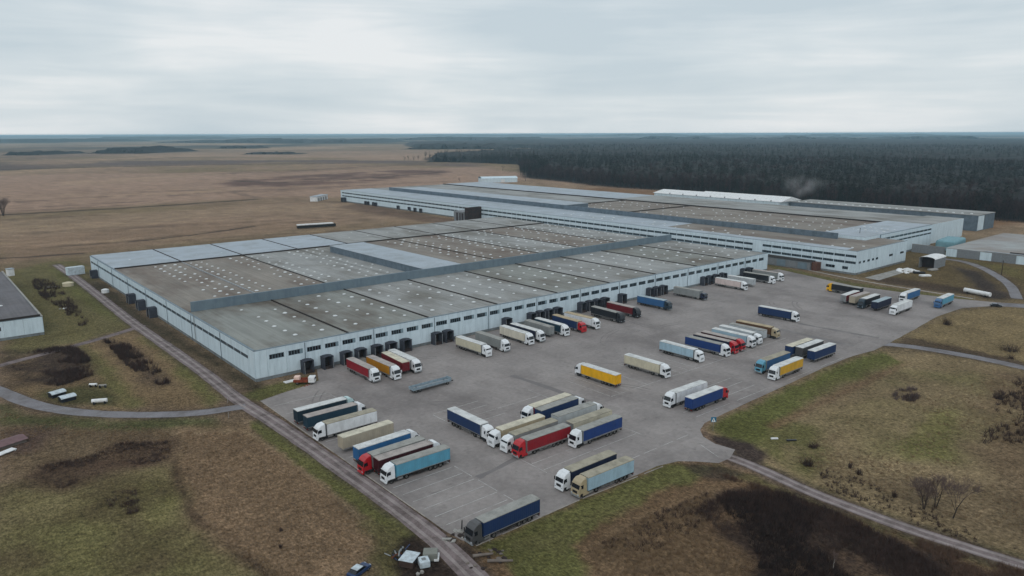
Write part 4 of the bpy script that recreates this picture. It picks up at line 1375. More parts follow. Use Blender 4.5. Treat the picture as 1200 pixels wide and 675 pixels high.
def paint(c):
    return mat('tarpaulin_' + c, srgb(*PAL[c]), rough=0.55, spec=0.3, var=0.09, vscale=0.5, dirt=srgb(*[int(v * 0.72 + 20) for v in PAL[c]]), dirt_amt=0.6, dscale=0.7, dstretch=(1, 1, 0.35))


def cabpaint(c):
    return mat('cab_paint_' + c, srgb(*PAL[c]), rough=0.28, spec=0.5, var=0.05, vscale=0.7, coat=0.2, dirt=srgb(*[int(v * 0.8 + 14) for v in PAL[c]]), dirt_amt=0.4, dscale=0.9)


def roofmat(c):
    return mat('trailer_roof_' + c, srgb(*ROOFS[c]), rough=0.7, var=0.12, vscale=0.5, dirt=srgb(*[int(v * 0.75) for v in ROOFS[c]]), dirt_amt=0.7, dscale=0.45)


def wheel(root, x_, y_):
    w_ = obj('wheel', TM['tyre'], M_tyre, root, (x_, y_, 0.51))
    obj('rim', TM['rim'], M_rim, w_)


def make_truck(x_, y_, head, side, roof, cabc, label, kind, low=False, cat='truck'):
    """kind: truck, trailer. origin under the trailer's middle, +x toward the cab"""
    t_ = thing('semi_truck' if kind == 'truck' else 'semi_trailer', label, cat, (x_, y_, LZ), head,
               'lorries in the truck park' if kind == 'truck' else 'uncoupled trailers in the truck park')
    sm, rm = paint(side), roofmat(roof)
    for q in TM['curtain']:
        obj('side_curtain', q, sm, t_)
    obj('trailer_roof', TM['roof'], rm, t_)
    if R_.random() < 0.6:
        for q in TM['band']:
            obj('curtain_band', q, M_alu, t_)
    obj('bulkhead', TM['bulkhead'], sm if R_.random() < 0.6 else M_grey, t_)
    rdm = obj('rear_door', TM['rear_door'], sm, t_)
    for q in TM['tail']:
        obj('tail_light', q, M_tail, rdm)
    c_ = M_alu if R_.random() < 0.7 else M_chas
    for q in TM['rail']:
        obj('side_rail', q, c_, t_)
    obj('trailer_frame', TM['frame'], M_chas, t_)
    c_ = M_alu if R_.random() < 0.6 else M_chas
    for q in TM['guard']:
        obj('side_guard', q, c_, t_)
    obj('axle_group', TM['axle'], M_chas, t_)
    for q in TM['flap']:
        obj('mudflap', q, M_black, t_)
    obj('pallet_box', TM['box'], M_chas, t_)
    for s in (-0.85, 0.85):
        obj('landing_leg', TM['leg_up' if kind == 'truck' else 'leg'], M_chas, t_, (0, s, 0))
    for ax in (-4.3, -3.0, -1.7):
        for s in (-1.04, 1.04):
            wheel(t_, ax, s)
    if kind == 'truck':
        cp = cabpaint(cabc)
        mid_cab = (not low) and R_.random() < 0.35
        c_ = obj('cab', TM['cab_low' if low else ('cab_mid' if mid_cab else 'cab')], cp, t_, (7.12, 0, 0))
        obj('windscreen', TM['windscreen'], M_glass, c_)
        if not low:
            obj('sun_visor', TM['visor'], M_glass if R_.random() < 0.6 else cp, c_)
            obj('roof_deflector', TM['deflector'], cp, c_, (0, 0, -0.3 if mid_cab else 0))
        for nm in ('r', 'l'):
            obj('side_window', TM['side_window_' + nm], M_glass, c_)
            obj('mirror', TM['mirror_' + nm], M_black if R_.random() < 0.6 else cp, c_)
            obj('headlight', TM['headlight_' + nm], M_lamp, c_)
            obj('cab_step', TM['skirt_' + nm], cp if R_.random() < 0.5 else M_black, c_)
            obj('fuel_tank', TM['tank_' + nm], M_alu, t_, (7.12, 0, 0))
        obj('grille', TM['grille'], M_black, c_)
        obj('bumper', TM['bumper'], cp if R_.random() < 0.6 else M_grey, c_)
        obj('chassis', TM['chassis'], M_chas, t_, (7.12, 0, 0))
        for q in TM['mudguard']:
            obj('mudguard', q, M_black, t_, (7.12, 0, 0))
        for s in (-1.05, 1.05):
            wheel(t_, 7.98, s)
        for s in (-1.06, -0.74, 0.74, 1.06):
            wheel(t_, 4.35, s)
    return t_


# front and rear of each trailer roof in the photograph (pixels, roof height 4 m), colours and what it is
TR = [
    (403.1, 466.1, 346.4, 480.4, 'dteal', 'white', 'palemint', 'dark teal lorry with pale mint cab, first in the row nearest the long warehouse corner'),
    (415.6, 472.5, 357.5, 487.5, 'teal', 'pink', 'white', 'dark teal lorry with pinkish roof and white cab, second in the west row'),
    (381.5, 494.8, 437.3, 479.8, 'white', 'tan', 'white', 'all white lorry with tan roof, its cab toward the access road'),
    (398, 512, 458, 493, 'beige', 'cream', None, 'beige box trailer without a tractor in the west row'),
    (476.9, 505, 416.9, 524.6, 'mblue', 'white', 'white', 'bright blue lorry with white roof and white cab beside the beige trailer'),
    (437.6, 530.9, 490.8, 513.3, 'grey', 'grey', 'bred', 'grey roofed lorry with bright red cab in the west row'),
    (501.0, 518.5, 443.3, 536.2, 'maroon', 'pink', 'white', 'maroon lorry with pinkish roof and white cab between red cab and light blue trailer'),
    (460.6, 542.3, 523.8, 522.5, 'lblue', 'grey', 'white', 'light blue lorry with white cab, nearest of the west row'),
    (567.5, 496, 528.8, 477.8, 'blue', 'white', 'white', 'dark blue lorry with white roof parked across the centre rows'),
    (585, 502.3, 634.4, 486, 'tan', 'cream', 'white', 'ivory roofed lorry with white cab next to the crosswise dark blue lorry'),
    (600.6, 508, 648.8, 491.3, 'grey', 'tan', 'white', 'grey blue sided lorry with tan roof left of the red lorry'),
    (614.4, 514, 663.5, 497.5, 'red', 'grey', 'bred', 'all red lorry with grey roof in the centre rows'),
    (624.6, 475.6, 664, 461.5, 'red', 'cream', 'white', 'cream roofed red lorry with white cab, farthest of the centre rows'),
    (672.5, 465, 632, 479.8, 'blue', 'grey', 'white', 'blue lorry with grey roof and white cab beside the cream roofed red one'),
    (693.8, 472.3, 651.3, 486.3, 'lgrey', 'grey', 'white', 'light grey lorry in the centre rows, white cab facing away'),
    (668, 494.8, 712.5, 479.4, 'cream', 'tan', None, 'cream trailer without a tractor behind the royal blue lorry'),
    (679.6, 503, 724.4, 486.5, 'royal', 'grey', 'white', 'royal blue lorry with white cab at the right end of the centre rows'),
    (666.5, 549.8, 716.6, 529.5, 'navy', 'tan', 'white', 'navy lorry with tan roof and white cab near the south kerb'),
    (686.5, 556.5, 736.3, 537, 'pblue', 'tan', 'gold', 'pale blue grey lorry with beige brown cab along the south kerb'),
    (562.9, 609, 626.6, 581.9, 'blue', 'grey', 'dgrey', 'dark blue lorry with grey cab, nearest to the camera'),
    (435.6, 431, 410.6, 419.4, 'red', 'pink', 'white', 'red lorry with white cab backed to the docks, leftmost of all'),
    (461.3, 428.5, 432.5, 416.5, 'amber', 'pink', 'white', 'amber yellow lorry backed to the docks beside the red one'),
    (475.6, 424.8, 451.2, 411.6, 'dred', 'cream', None, 'dark red trailer with cream roof at the docks, no tractor'),
    (484.9, 421.0, 458.6, 409.2, 'white', 'white', 'white', 'white lorry backed to the docks beside the dark red trailer'),
    (565.6, 402.5, 538.8, 394.4, 'cream', 'white', 'white', 'cream lorry with white cab at the docks, left of the grey one'),
    (589.8, 397.9, 559.4, 388, 'grey', 'grey', 'white', 'grey sided lorry with white cab at the docks'),
    (619.4, 390.6, 586.9, 380.6, 'ivory', 'white', 'white', 'ivory lorry at the docks left of a navy one'),
    (630.6, 386.9, 600.6, 378.6, 'navy', 'white', 'white', 'navy lorry with white roof and white cab at the docks'),
    (649.4, 383.8, 615, 373.8, 'grey', 'grey', None, 'grey green trailer without a tractor at the docks'),
    (660.6, 380.6, 628.1, 371.9, 'teal', 'white', 'white', 'dark teal lorry with white roof at the docks beside the grey trailer'),
    (679, 376.3, 650, 368.3, 'blue', 'beige', 'bred', 'blue lorry with red cab backed to the docks'),
    (695.6, 372.5, 663, 365.6, 'white', 'beige', 'white', 'white lorry with sandy roof at the docks right of the red cab'),
    (726, 366.3, 693.8, 358.1, 'black', 'grey', 'black', 'all black lorry backed to the docks'),
    (743, 360, 713.8, 353.4, 'dred', 'pink', 'black', 'dark red lorry with black cab at the docks'),
    (780, 351.3, 748.8, 346.3, 'sblue', 'blue', 'dteal', 'steel blue lorry with dark cab standing alone at the docks'),
    (820, 340, 793, 336.3, 'grey', 'grey', 'navy', 'grey lorry with low navy cab near the right docks'),
    (869.4, 329.8, 840, 325, 'pinkw', 'white', 'white', 'pinkish white lorry at the right docks'),
    (883.0, 326.6, 855.5, 322.6, 'lgrey', 'white', None, 'light grey trailer half hidden behind the pinkish white lorry'),
    (903, 322.8, 871.9, 318.3, 'black', 'grey', 'white', 'black sided lorry with white cab at the right docks'),
    (910.6, 319.4, 885, 315.6, 'grey', 'pink', 'white', 'grey lorry with white cab, last at the right docks'),
    (685, 426.5, 724, 438.5, 'yellow', 'white', 'white', 'bright yellow lorry with white cab standing in the middle of the lot'),
    (775, 426, 735, 414.8, 'cream', 'white', 'white', 'cream lorry with white cab right of the bright yellow one'),
    (815, 409, 776.3, 399, 'pblue', 'white', 'white', 'pale blue lorry with white cab standing alone left of the row of seven'),
    (846.5, 402.8, 805.3, 393.4, 'royal', 'grey', 'white', 'royal blue lorry at the left end of the row of seven'),
    (856.3, 399.4, 814.6, 390.6, 'navy', 'pink', 'bred', 'navy lorry with pink roof and red cab in the row of seven'),
    (863.8, 396.9, 824.4, 387.8, 'maroon', 'pink', 'bred', 'maroon lorry with red cab partly hidden in the row of seven'),
    (876.3, 393, 836.9, 384.4, 'pblue', 'white', 'white', 'pale blue lorry with white cab inside the row of seven'),
    (883.2, 389.5, 846.3, 381, 'lgrey', 'white', 'white', 'light grey lorry with white cab inside the row of seven'),
    (896.3, 386.6, 857.5, 378.8, 'lgrey', 'grey', None, 'light grey trailer without a tractor in the row of seven'),
    (903, 382.3, 866.5, 375.8, 'brown', 'beige', 'gold', 'brown lorry with golden beige cab at the right end of its row'),
    (928, 364.4, 890.9, 358.3, 'blue', 'white', 'white', 'dark blue lorry with white cab standing alone in the north of the lot'),
    (925.6, 405, 948, 397, 'blue', 'cream', None, 'dark blue trailer with cream roof behind the steel blue lorry'),
    (937.8, 406.5, 960, 398.5, 'dgrey', 'white', None, 'dark grey trailer with white roof between two blue trailers'),
    (950.6, 411, 976, 402, 'blue', 'white', None, 'dark blue trailer with white roof beside the grass edge'),
    (894.8, 421.5, 921.9, 411.9, 'sblue', 'tan', 'lblue', 'steel blue lorry with light blue cab beside the yellow one'),
    (911.7, 428.4, 935.5, 418.9, 'gyel', 'white', 'white', 'mustard yellow lorry with white cab near the east grass edge'),
    (790, 458.5, 823.5, 446.9, 'white', 'white', 'white', 'all white lorry beside the blue one with the red cab'),
    (841.5, 453.4, 809, 465.4, 'royal', 'white', 'bred', 'royal blue lorry with red cab facing right near the grass edge'),
    (988.7, 346, 1004, 340.2, 'dred', 'white', None, 'dark red trailer at the left of the far east row'),
    (998.8, 347.3, 1016, 342, 'beige', 'pink', None, 'beige trailer beside the dark red one in the far east row'),
    (1012, 350, 1028, 344.3, 'black', 'white', 'dteal', 'black lorry with dark teal cab in the far east row'),
    (1026.5, 353.3, 1040, 348.3, 'navy', 'blue', None, 'navy trailer with blue grey roof in the far east row'),
    (1050, 357, 1065.5, 351.3, 'white', 'white', 'white', 'all white lorry at the right of the far east row'),
    (1061.8, 342.8, 1073.8, 338.5, 'mblue', 'white', 'white', 'bright blue lorry behind the white one at the far east'),
    (1102, 349.5, 1114, 343.8, 'lblue', 'white', 'sblue', 'light blue lorry leaving toward the east exit'),
    (978.5, 332, 1008.5, 337.5, 'black', 'grey', 'yellow', 'black trailer lorry with yellow cab along the far edge of the lot'),
]
for (ax, ay, bx, by, sc_, rc_, cc_, lab) in TR:
    p, q = Vector(G(ax, ay, 4.0)), Vector(G(bx, by, 4.0))
    mid = (p + q) / 2
    h = math.atan2(p.y - q.y, p.x - q.x)
    snap = round(h / (math.pi / 2)) * (math.pi / 2)
    h = snap + max(-0.06, min(0.06, (h - snap) * 0.6))
    make_truck(mid.x, mid.y, h, sc_, rc_, cc_, lab, 'truck' if cc_ else 'trailer', low=(cc_ == 'navy'), cat='truck' if cc_ else 'trailer')

# ------------------------------------------------------------------ smaller things in the yard
def low_trailer():
    a_, b_ = Vector(G(481, 461)), Vector(G(527, 448.5))
    mid, h = (a_ + b_) / 2, math.atan2(b_.y - a_.y, b_.x - a_.x)
    t_ = thing('flatbed_trailer', 'low grey blue dropside trailer lying alone between docks and centre rows', 'trailer', (mid.x, mid.y, LZ), h)
    c_ = mat('faded_blue_steel', srgb(138, 156, 168), rough=0.6, var=0.15, dirt=GRIME, dirt_amt=0.4, dscale=0.8)
    L = (b_ - a_).length / 2 - 0.3
    for s in (-1.2, 1.2):
        for k in range(6):
            x0 = -L + k * 2 * L / 6
            obj('drop_side', MB().box(x0 + 0.02, x0 + 2 * L / 6 - 0.02, s - 0.03, s + 0.03, 0.95, 1.7).mesh('drop_side'), c_, t_)
    obj('deck', MB().box(-L, L, -1.16, 1.16, 0.85, 0.95).mesh('deck'), mat('worn_deck', srgb(150, 156, 160), rough=0.8, var=0.2), t_)
    obj('end_board', MB().box(-L - 0.06, -L, -1.2, 1.2, 0.9, 1.75).box(L, L + 0.06, -1.2, 1.2, 0.9, 2.0).mesh('end_board'), c_, t_)
    obj('trailer_frame', MB().box(-L, L + 1.2, -0.55, -0.4, 0.6, 0.85).box(-L, L + 1.2, 0.4, 0.55, 0.6, 0.85).mesh('trailer_frame'), M_chas, t_)
    for ax in (-L + 1.0, -L + 2.3, L - 1.2):
        for s in (-0.98, 0.98):
            wheel(t_, ax, s)


low_trailer()


def car(x_, y_, h, body, label, roofm=None, z0=0.0, van=False):
    t_ = thing('van' if van else 'car', label, 'van' if van else 'car', (x_, y_, z0), h)
    if van:
        low = [(-2.4, 0.35), (-2.4, 1.15), (1.4, 1.15), (2.35, 1.05), (2.45, 0.35)]
        top = [(-2.35, 1.15), (-2.25, 2.0), (1.0, 2.05), (1.55, 1.15)]
    else:
        low = [(-2.1, 0.3), (-2.15, 0.85), (-1.9, 0.95), (1.1, 0.95), (2.05, 0.78), (2.15, 0.35)]
        top = [(-1.8, 0.94), (-1.2, 1.42), (0.3, 1.45), (1.15, 0.94)]

    def ext(prof, w0, w1):
        mb = MB()
        n = len(prof)
        zmax, zmin = max(p[1] for p in prof), min(p[1] for p in prof)
        for s in (-1, 1):
            mb.v += [(px, s * (w0 + (w1 - w0) * (pz - zmin) / (zmax - zmin)), pz) for px, pz in prof]
        mb.f.append(tuple(range(n)))
        mb.f.append(tuple(reversed(range(n, 2 * n))))
        for i in range(n):
            j = (i + 1) % n
            mb.f.append((j, i, n + i, n + j))
        return mb
    obj('body', ext(low, 0.86, 0.88).mesh('body', bevel=0.07), body, t_)
    gh = obj('cabin_glass', ext(top, 0.84, 0.70).mesh('cabin_glass', bevel=0.03, seg=1), M_glass, t_)
    zt = top[1][1]
    obj('roof', MB().box(top[1][0] - 0.02, top[2][0] + 0.02, -0.71, 0.71, zt - 0.05, zt + 0.03).mesh('roof', bevel=0.02, seg=1), roofm or body, t_)
    for s in (-0.55, 0.55):
        obj('headlight', MB().box(2.0, 2.2 if not van else 2.48, s - 0.2, s + 0.2, 0.6, 0.75).mesh('headlight'), M_lamp, t_)
    for ax in (-1.3, 1.35):
        for s in (-0.8, 0.8):
            w_ = obj('wheel', TM['tyre'], M_tyre, t_, (ax, s, 0.33), 0, (0.64, 0.62, 0.64))
            obj('rim', TM['rim'], M_rim, w_)
    return t_


P_pale = mat('pale_blue_paint', srgb(190, 202, 210), rough=0.6, var=0.12, dirt=srgb(130, 134, 134), dirt_amt=0.6, dscale=1.2)
P_dblue = mat('dark_blue_paint', srgb(42, 62, 98), rough=0.4, var=0.1)
P_dark = mat('dark_car_paint', srgb(36, 38, 46), rough=0.35, var=0.1)
P_rust = mat('rust_brown', srgb(96, 58, 40), rough=0.9, var=0.3, vscale=2)
g_ = G(1167, 359.5)
car(g_[0], g_[1], math.radians(-60), P_dark, 'dark car at the edge of the east exit road', mat('car_roof_silver', srgb(120, 126, 140), rough=0.4), 0.03)
g_ = G(421, 672)
car(g_[0], g_[1], math.radians(20), P_dblue, 'blue car with pale roof at the bottom edge of the brown field', P_pale)
# scrap vehicles by the access road
g_ = G(480, 660)
t_ = thing('box_hut', 'white roofed hut body with dark sides on black soil by the access road', 'hut', (g_[0], g_[1], 0), math.radians(32))
obj('hut_body', MB().box(-1.5, 1.5, -1.3, 1.3, 0, 1.2).mesh('hut_body', bevel=0.06), mat('dark_hut_side', srgb(66, 52, 46), rough=0.8, var=0.3), t_)
obj('hut_roof', MB().box(-1.6, 1.6, -1.35, 1.35, 1.2, 1.34).mesh('hut_roof', bevel=0.05), P_pale, t_)
obj('hut_window', MB().box(-0.8, 0.8, -1.34, -1.28, 0.5, 1.0).mesh('hut_window'), M_glass, t_)
g_ = G(497, 663)
t_ = thing('truck_cab', 'discarded white truck cab beside the white roofed hut', 'truck cab', (g_[0], g_[1], 0), math.radians(-20))
obj('cab_shell', MB().box(-0.9, 0.9, -1.0, 1.0, 0.1, 1.3).mesh('cab_shell', bevel=0.18), P_pale, t_)
obj('windscreen', MB().box(0.8, 0.93, -0.85, 0.85, 0.7, 1.15).mesh('windscreen'), M_glass, t_)
obj('roof_hatch', MB().box(-0.4, 0.3, -0.35, 0.35, 1.3, 1.36).mesh('roof_hatch'), M_grey, t_)
g_ = G(507, 655)
t_ = thing('truck_cab', 'discarded grey truck cab with sleeper nearest the access road', 'truck cab', (g_[0], g_[1], 0), math.radians(-38))
obj('cab_shell', MB().box(-1.6, 0.9, -1.0, 1.0, 0.1, 1.6).mesh('cab_shell', bevel=0.15), mat('olive_grey', srgb(122, 124, 118), rough=0.7, var=0.15), t_)
obj('windscreen', MB().box(0.7, 0.93, -0.85, 0.85, 0.85, 1.4).mesh('windscreen'), M_glass, t_)
obj('fender', MB().box(0.3, 1.15, -1.05, 1.05, 0.1, 0.6).mesh('fender', bevel=0.1), M_white, t_)
g_ = G(468, 650)
t_ = thing('scrap_heap', 'blue and dark scrap metal heap left of the white roofed hut', 'scrap heap', (g_[0], g_[1], 0), 0.4)
for k in range(16):
    a_ = R_.uniform(0, 6.28)
    p = Vector((R_.uniform(-1.6, 1.6), R_.uniform(-1.0, 1.0), R_.uniform(0.1, 0.5)))
    q = p + Vector((math.cos(a_) * R_.uniform(.5, 1.6), math.sin(a_) * R_.uniform(.5, 1.6), R_.uniform(-0.05, 0.5)))
    obj('scrap_bar', MB().cyl(p, q, R_.uniform(0.06, 0.2), n=5).mesh('scrap_bar'), R_.choice((P_dblue, M_black, M_grey, P_rust)), t_)
g_ = G(493, 673)
t_ = thing('rubble', 'two pale lumps of rubble below the white truck cab', 'rubble', (g_[0], g_[1], 0))
for k in range(2):
    bm = bmesh.new()
    bmesh.ops.create_icosphere(bm, subdivisions=1, radius=0.42)
    for v in bm.verts:
        v.co *= R_.uniform(0.7, 1.25)
    me = bpy.data.meshes.new('lump')
    bm.to_mesh(me)
    bm.free()
    obj('lump', me, M_conc, t_, (-0.5 + k * 0.9, k * 0.25, 0.2))


def heap(name, label, cat, px, n, rad_, h_, mats, zflat=0.6, seed=4):
    r = random.Random(seed)
    g = G(*px)
    t_ = thing(name, label, cat, (g[0], g[1], 0))
    for k in range(n):
        a, d = r.uniform(0, 6.28), rad_ * math.sqrt(r.random())
        bm = bmesh.new()
        bmesh.ops.create_icosphere(bm, subdivisions=1, radius=r.uniform(0.25, 1) * h_)
        for v in bm.verts:
            v.co *= r.uniform(0.65, 1.3)
            v.co.z *= zflat
        me_ = bpy.data.meshes.new('lump')
        bm.to_mesh(me_)
        bm.free()
        obj('lump', me_, r.choice(mats), t_, (math.cos(a) * d, math.sin(a) * d * 0.7, 0.05))
    return t_


M_soil = mat('dark_soil', srgb(50, 42, 40), rough=0.95, var=0.3, vscale=1.5)
M_clay = mat('red_clay', srgb(126, 62, 44), rough=0.95, var=0.3, vscale=1.5)
M_log = mat('grey_wood', srgb(110, 102, 96), rough=0.9, var=0.25)
heap('soil_heap', 'dark soil and rubble heap at the near corner of the lot', 'heap', (533, 628), 16, 2.6, 0.8, [M_soil, M_soil, M_conc], 0.5, 4)
heap('soil_heap', 'dark debris heap beside the grey cab lorry at the grass tip', 'heap', (572, 655), 18, 4.0, 0.6, [M_soil, M_log, M_soil], 0.5, 5)
for (x_, y_, l_, a_, lab) in ((566, 652, 3.6, -0.5, 'grey log lying on the dark debris near the lot corner'), (586, 659, 4.4, -0.7, 'longer grey log on the dark debris toward the grass')):
    g_ = G(x_, y_)
    o = obj('log', MB().cyl((-l_ / 2, 0, 0.3), (l_ / 2, 0, 0.34), 0.3, 0.2, 9).mesh('log'), M_log, None, (g_[0], g_[1], 0), a_)
    tag(o, lab, 'log')
g_ = G(541, 624)
t_ = thing('broken_post', 'dark leaning barrier post at the near corner of the lot', 'post', (g_[0], g_[1], 0.02))
obj('post', MB().cyl((0, 0, 0), (0.25, 0.15, 2.3), 0.13, 0.1, 8).mesh('post'), M_black, t_)
obj('post_sleeve', MB().cyl((0, 0, 0), (0.05, 0.03, 0.6), 0.2, 0.2, 8).mesh('post_sleeve'), M_conc, t_)
g_ = G(524, 633)
tag(obj('concrete_block', MB().box(-0.9, 0.9, -0.3, 0.3, 0, 0.35).mesh('concrete_block', bevel=0.04), M_conc, None, (g_[0], g_[1], 0), -0.7), 'pale concrete block at the roadside near the lot corner', 'block')

# small orange truck and slab by the warehouse corner
g_ = G(357, 449.5)
t_ = thing('utility_truck', 'small orange bodied truck with white cab at the warehouse corner', 'truck', (g_[0], g_[1], 0.03), math.radians(-38))
obj('cab', MB().box(1.3, 3.2, -1.1, 1.1, 0.5, 2.3).mesh('cab', bevel=0.25), M_white, t_)
obj('windscreen', MB().box(3.08, 3.22, -0.9, 0.9, 1.35, 2.0).mesh('windscreen'), M_glass, t_)
obj('load_bed', MB().box(-3.0, 1.1, -1.15, 1.15, 0.7, 0.95).box(-3.0, 1.1, -1.15, -1.05, 0.95, 1.5).box(-3.0, 1.1, 1.05, 1.15, 0.95, 1.5).mesh('load_bed'), M_clay, t_)
obj('water_tank', MB().box(-2.9, -1.2, -0.95, 0.95, 0.96, 2.4).mesh('water_tank', bevel=0.3), mat('tank_pinkish', srgb(226, 196, 184), rough=0.5, var=0.15), t_)
obj('crane_arm', MB().cyl((-1.0, 0, 1.0), (0.8, 0.2, 1.9), 0.16, n=6).mesh('crane_arm'), M_clay, t_)
for ax in (-1.9, 2.2):
    for s in (-0.95, 0.95):
        wheel(t_, ax, s)
g_ = G(343, 446.5)
tag(obj('white_slab', MB().box(-2.6, 2.6, -0.9, 0.9, 0, 0.25).mesh('white_slab', bevel=0.03), M_white, None, (g_[0], g_[1], 0), 0.05), 'white slab on the grass beside the orange truck', 'slab')
heap('clay_heap', 'red clay spill under the orange truck', 'heap', (358, 452), 9, 2.0, 0.4, [M_clay], 0.4, 9)

# road sign with a white triangle on a blue board
g_ = G(835.5, 505)
t_ = thing('road_sign', 'blue square road sign with white triangle on a post at the grass corner', 'sign', (g_[0], g_[1], 0), math.radians(-130))
obj('post', MB().cyl((0, 0, 0), (0, 0, 3.6), 0.05, n=8).mesh('post'), M_alu, t_)
bd = obj('board', MB().box(0.05, 0.09, -0.65, 0.65, 2.35, 3.65).mesh('board'), mat('sign_blue', srgb(44, 110, 140), rough=0.4), t_)
tri = MB()
tri.v = [(0.097, -0.5, 2.45), (0.097, 0.5, 2.45), (0.097, 0.0, 3.5)]
tri.f = [(0, 1, 2)]
obj('triangle', tri.mesh('triangle'), mat('sign_white', srgb(225, 230, 232), rough=0.4), bd)
fig = MB().box(0.098, 0.104, -0.1, 0.1, 2.62, 2.95).box(0.098, 0.104, -0.07, 0.07, 2.99, 3.12)
obj('figure', fig.mesh('figure'), M_black, bd)
for (x_, y_, lab) in ((574, 635, 'thin pale stake on the grass by the nearest lorry'), (267, 472, 'thin grey post at the road fork'), (767 * 0 + 268, 490, 'thin grey post on the verge below the road fork'), (1142, 351.5, 'pale post at the east exit')):
    g_ = G(x_, y_)
    tag(obj('marker_post', MB().cyl((0, 0, 0), (0, 0, 1.5), 0.06, n=6).box(-0.09, 0.09, -0.03, 0.03, 1.3, 1.55).mesh('marker_post'), M_conc, None, (g_[0], g_[1], 0)), lab, 'post')
for (x_, y_, h_, lab) in ((1173.5, 322, 7.5, 'dark wooden utility pole by the yard road'),):
    g_ = G(x_, y_)
    t_ = thing('utility_pole', lab, 'pole', (g_[0], g_[1], 0), 0.5)
    obj('shaft', MB().cyl((0, 0, 0), (0, 0, h_), 0.22, 0.15, 8).mesh('shaft'), M_wood, t_)
    obj('crossarm', MB().box(-0.9, 0.9, -0.08, 0.08, h_ - 0.7, h_ - 0.55).mesh('crossarm'), M_wood, t_)
for (x_, y_, c_, l_, lab) in ((907.5, 514.5, M_white, 1.7, 'short white plank lying on the green field edge'), (927.5, 516.5, P_dark, 2.4, 'dark beam lying right of the white plank')):
    g_ = G(x_, y_)
    tag(obj('beam', MB().box(-l_ / 2, l_ / 2, -0.25, 0.25, 0.0, 0.3).mesh('beam', bevel=0.04), c_, None, (g_[0], g_[1], 0.01), -0.65), lab, 'beam')

# west meadow clutter
g_ = G(90, 321.5)
t_ = thing('container', 'pale blue container standing at the far corner of the long warehouse', 'container', (g_[0], g_[1], 0), 0.15)
obj('container_body', MB().box(-4.5, 3.5, -1.8, 1.8, 0.1, 4.2).mesh('container_body', bevel=0.05), P_pale, t_)
obj('container_door', MB().box(-4.56, -4.5, -1.6, 1.6, 0.3, 4.0).mesh('container_door'), M_wall, t_)
for (x_, y_, r, h_, c_, lab) in ((80, 335, 2.4, 1.6, mat('tank_cream', srgb(196, 186, 160), rough=0.7, var=0.2), 'cream round tank in the west meadow beside the track'), (123.5, 343, 1.6, 1.5, M_white, 'white round tank by the west wall docks')):
    g_ = G(x_, y_)
    t_ = thing('round_tank', lab, 'tank', (g_[0], g_[1], 0))
    obj('tank_shell', MB().cyl((0, 0, 0), (0, 0, h_), r, r, 18).mesh('tank_shell'), c_, t_)
    obj('tank_lid', MB().cyl((0, 0, h_), (0, 0, h_ + 0.4), r * 1.03, r * 0.4, 18).mesh('tank_lid'), c_, t_)
g_ = G(12.5, 323)
t_ = thing('booth', 'small white booth behind the west warehouse', 'booth', (g_[0], g_[1], 0), 0.3)
obj('booth_wall', MB().box(-1.4, 1.4, -1.4, 1.4, 0, 3.6).mesh('booth_wall', bevel=0.04), M_white, t_)
obj('booth_roof', MB().box(-1.6, 1.6, -1.6, 1.6, 3.6, 3.85).mesh('booth_roof'), M_roof3, t_)
for (x_, y_, lab) in ((61, 336.5, 'white boulder pile beside dark bushes in the west meadow'), (74.5, 362, 'pale rubble among the dark bushes of the west meadow')):
    heap('rubble', lab, 'rubble', (x_, y_), 6, 1.8, 0.8, [M_white, M_conc], 0.8, int(x_))
for (x_, y_, a_, lab) in ((67, 464, 0.3, 'left white canopy hut by the curved road'), (79, 469, 0.2, 'right white canopy hut by the curved road')):
    g_ = G(x_, y_)
    t_ = thing('canopy_hut', lab, 'hut', (g_[0], g_[1], 0), a_)
    t_.scale = (0.8, 0.8, 0.7)
    obj('hut_wall', MB().box(-2.2, 2.2, -1.6, 1.6, 0, 1.5).mesh('hut_wall'), P_dark, t_)
    ar = MB()
    for i in range(6):
        a2, b2 = math.pi * i / 6, math.pi * (i + 1) / 6
        ar.quad((-2.5, -1.8 * math.cos(a2), 1.5 + 0.8 * math.sin(a2)), (2.5, -1.8 * math.cos(a2), 1.5 + 0.8 * math.sin(a2)), (2.5, -1.8 * math.cos(b2), 1.5 + 0.8 * math.sin(b2)), (-2.5, -1.8 * math.cos(b2), 1.5 + 0.8 * math.sin(b2)))
    obj('canopy', ar.mesh('canopy'), P_pale, t_)


def tank_pipe(px0, px1, r, c_, label, name='pipe', cat='pipe', legs=True):
    a_, b_ = Vector(G(*px0)), Vector(G(*px1))
    mid, h, L = (a_ + b_) / 2, math.atan2(b_.y - a_.y, b_.x - a_.x), (b_ - a_).length / 2
    t_ = thing(name, label, cat, (mid.x, mid.y, 0), h)
    obj('barrel', MB().cyl((-L, 0, r + 0.4), (L, 0, r + 0.4), r, n=14).mesh('barrel', smooth=False), c_, t_)
    for x_ in (-L * 0.7, L * 0.7):
        obj('saddle', MB().box(x_ - 0.2, x_ + 0.2, -r, r, 0, 0.8).mesh('saddle'), M_black, t_)
    return t_


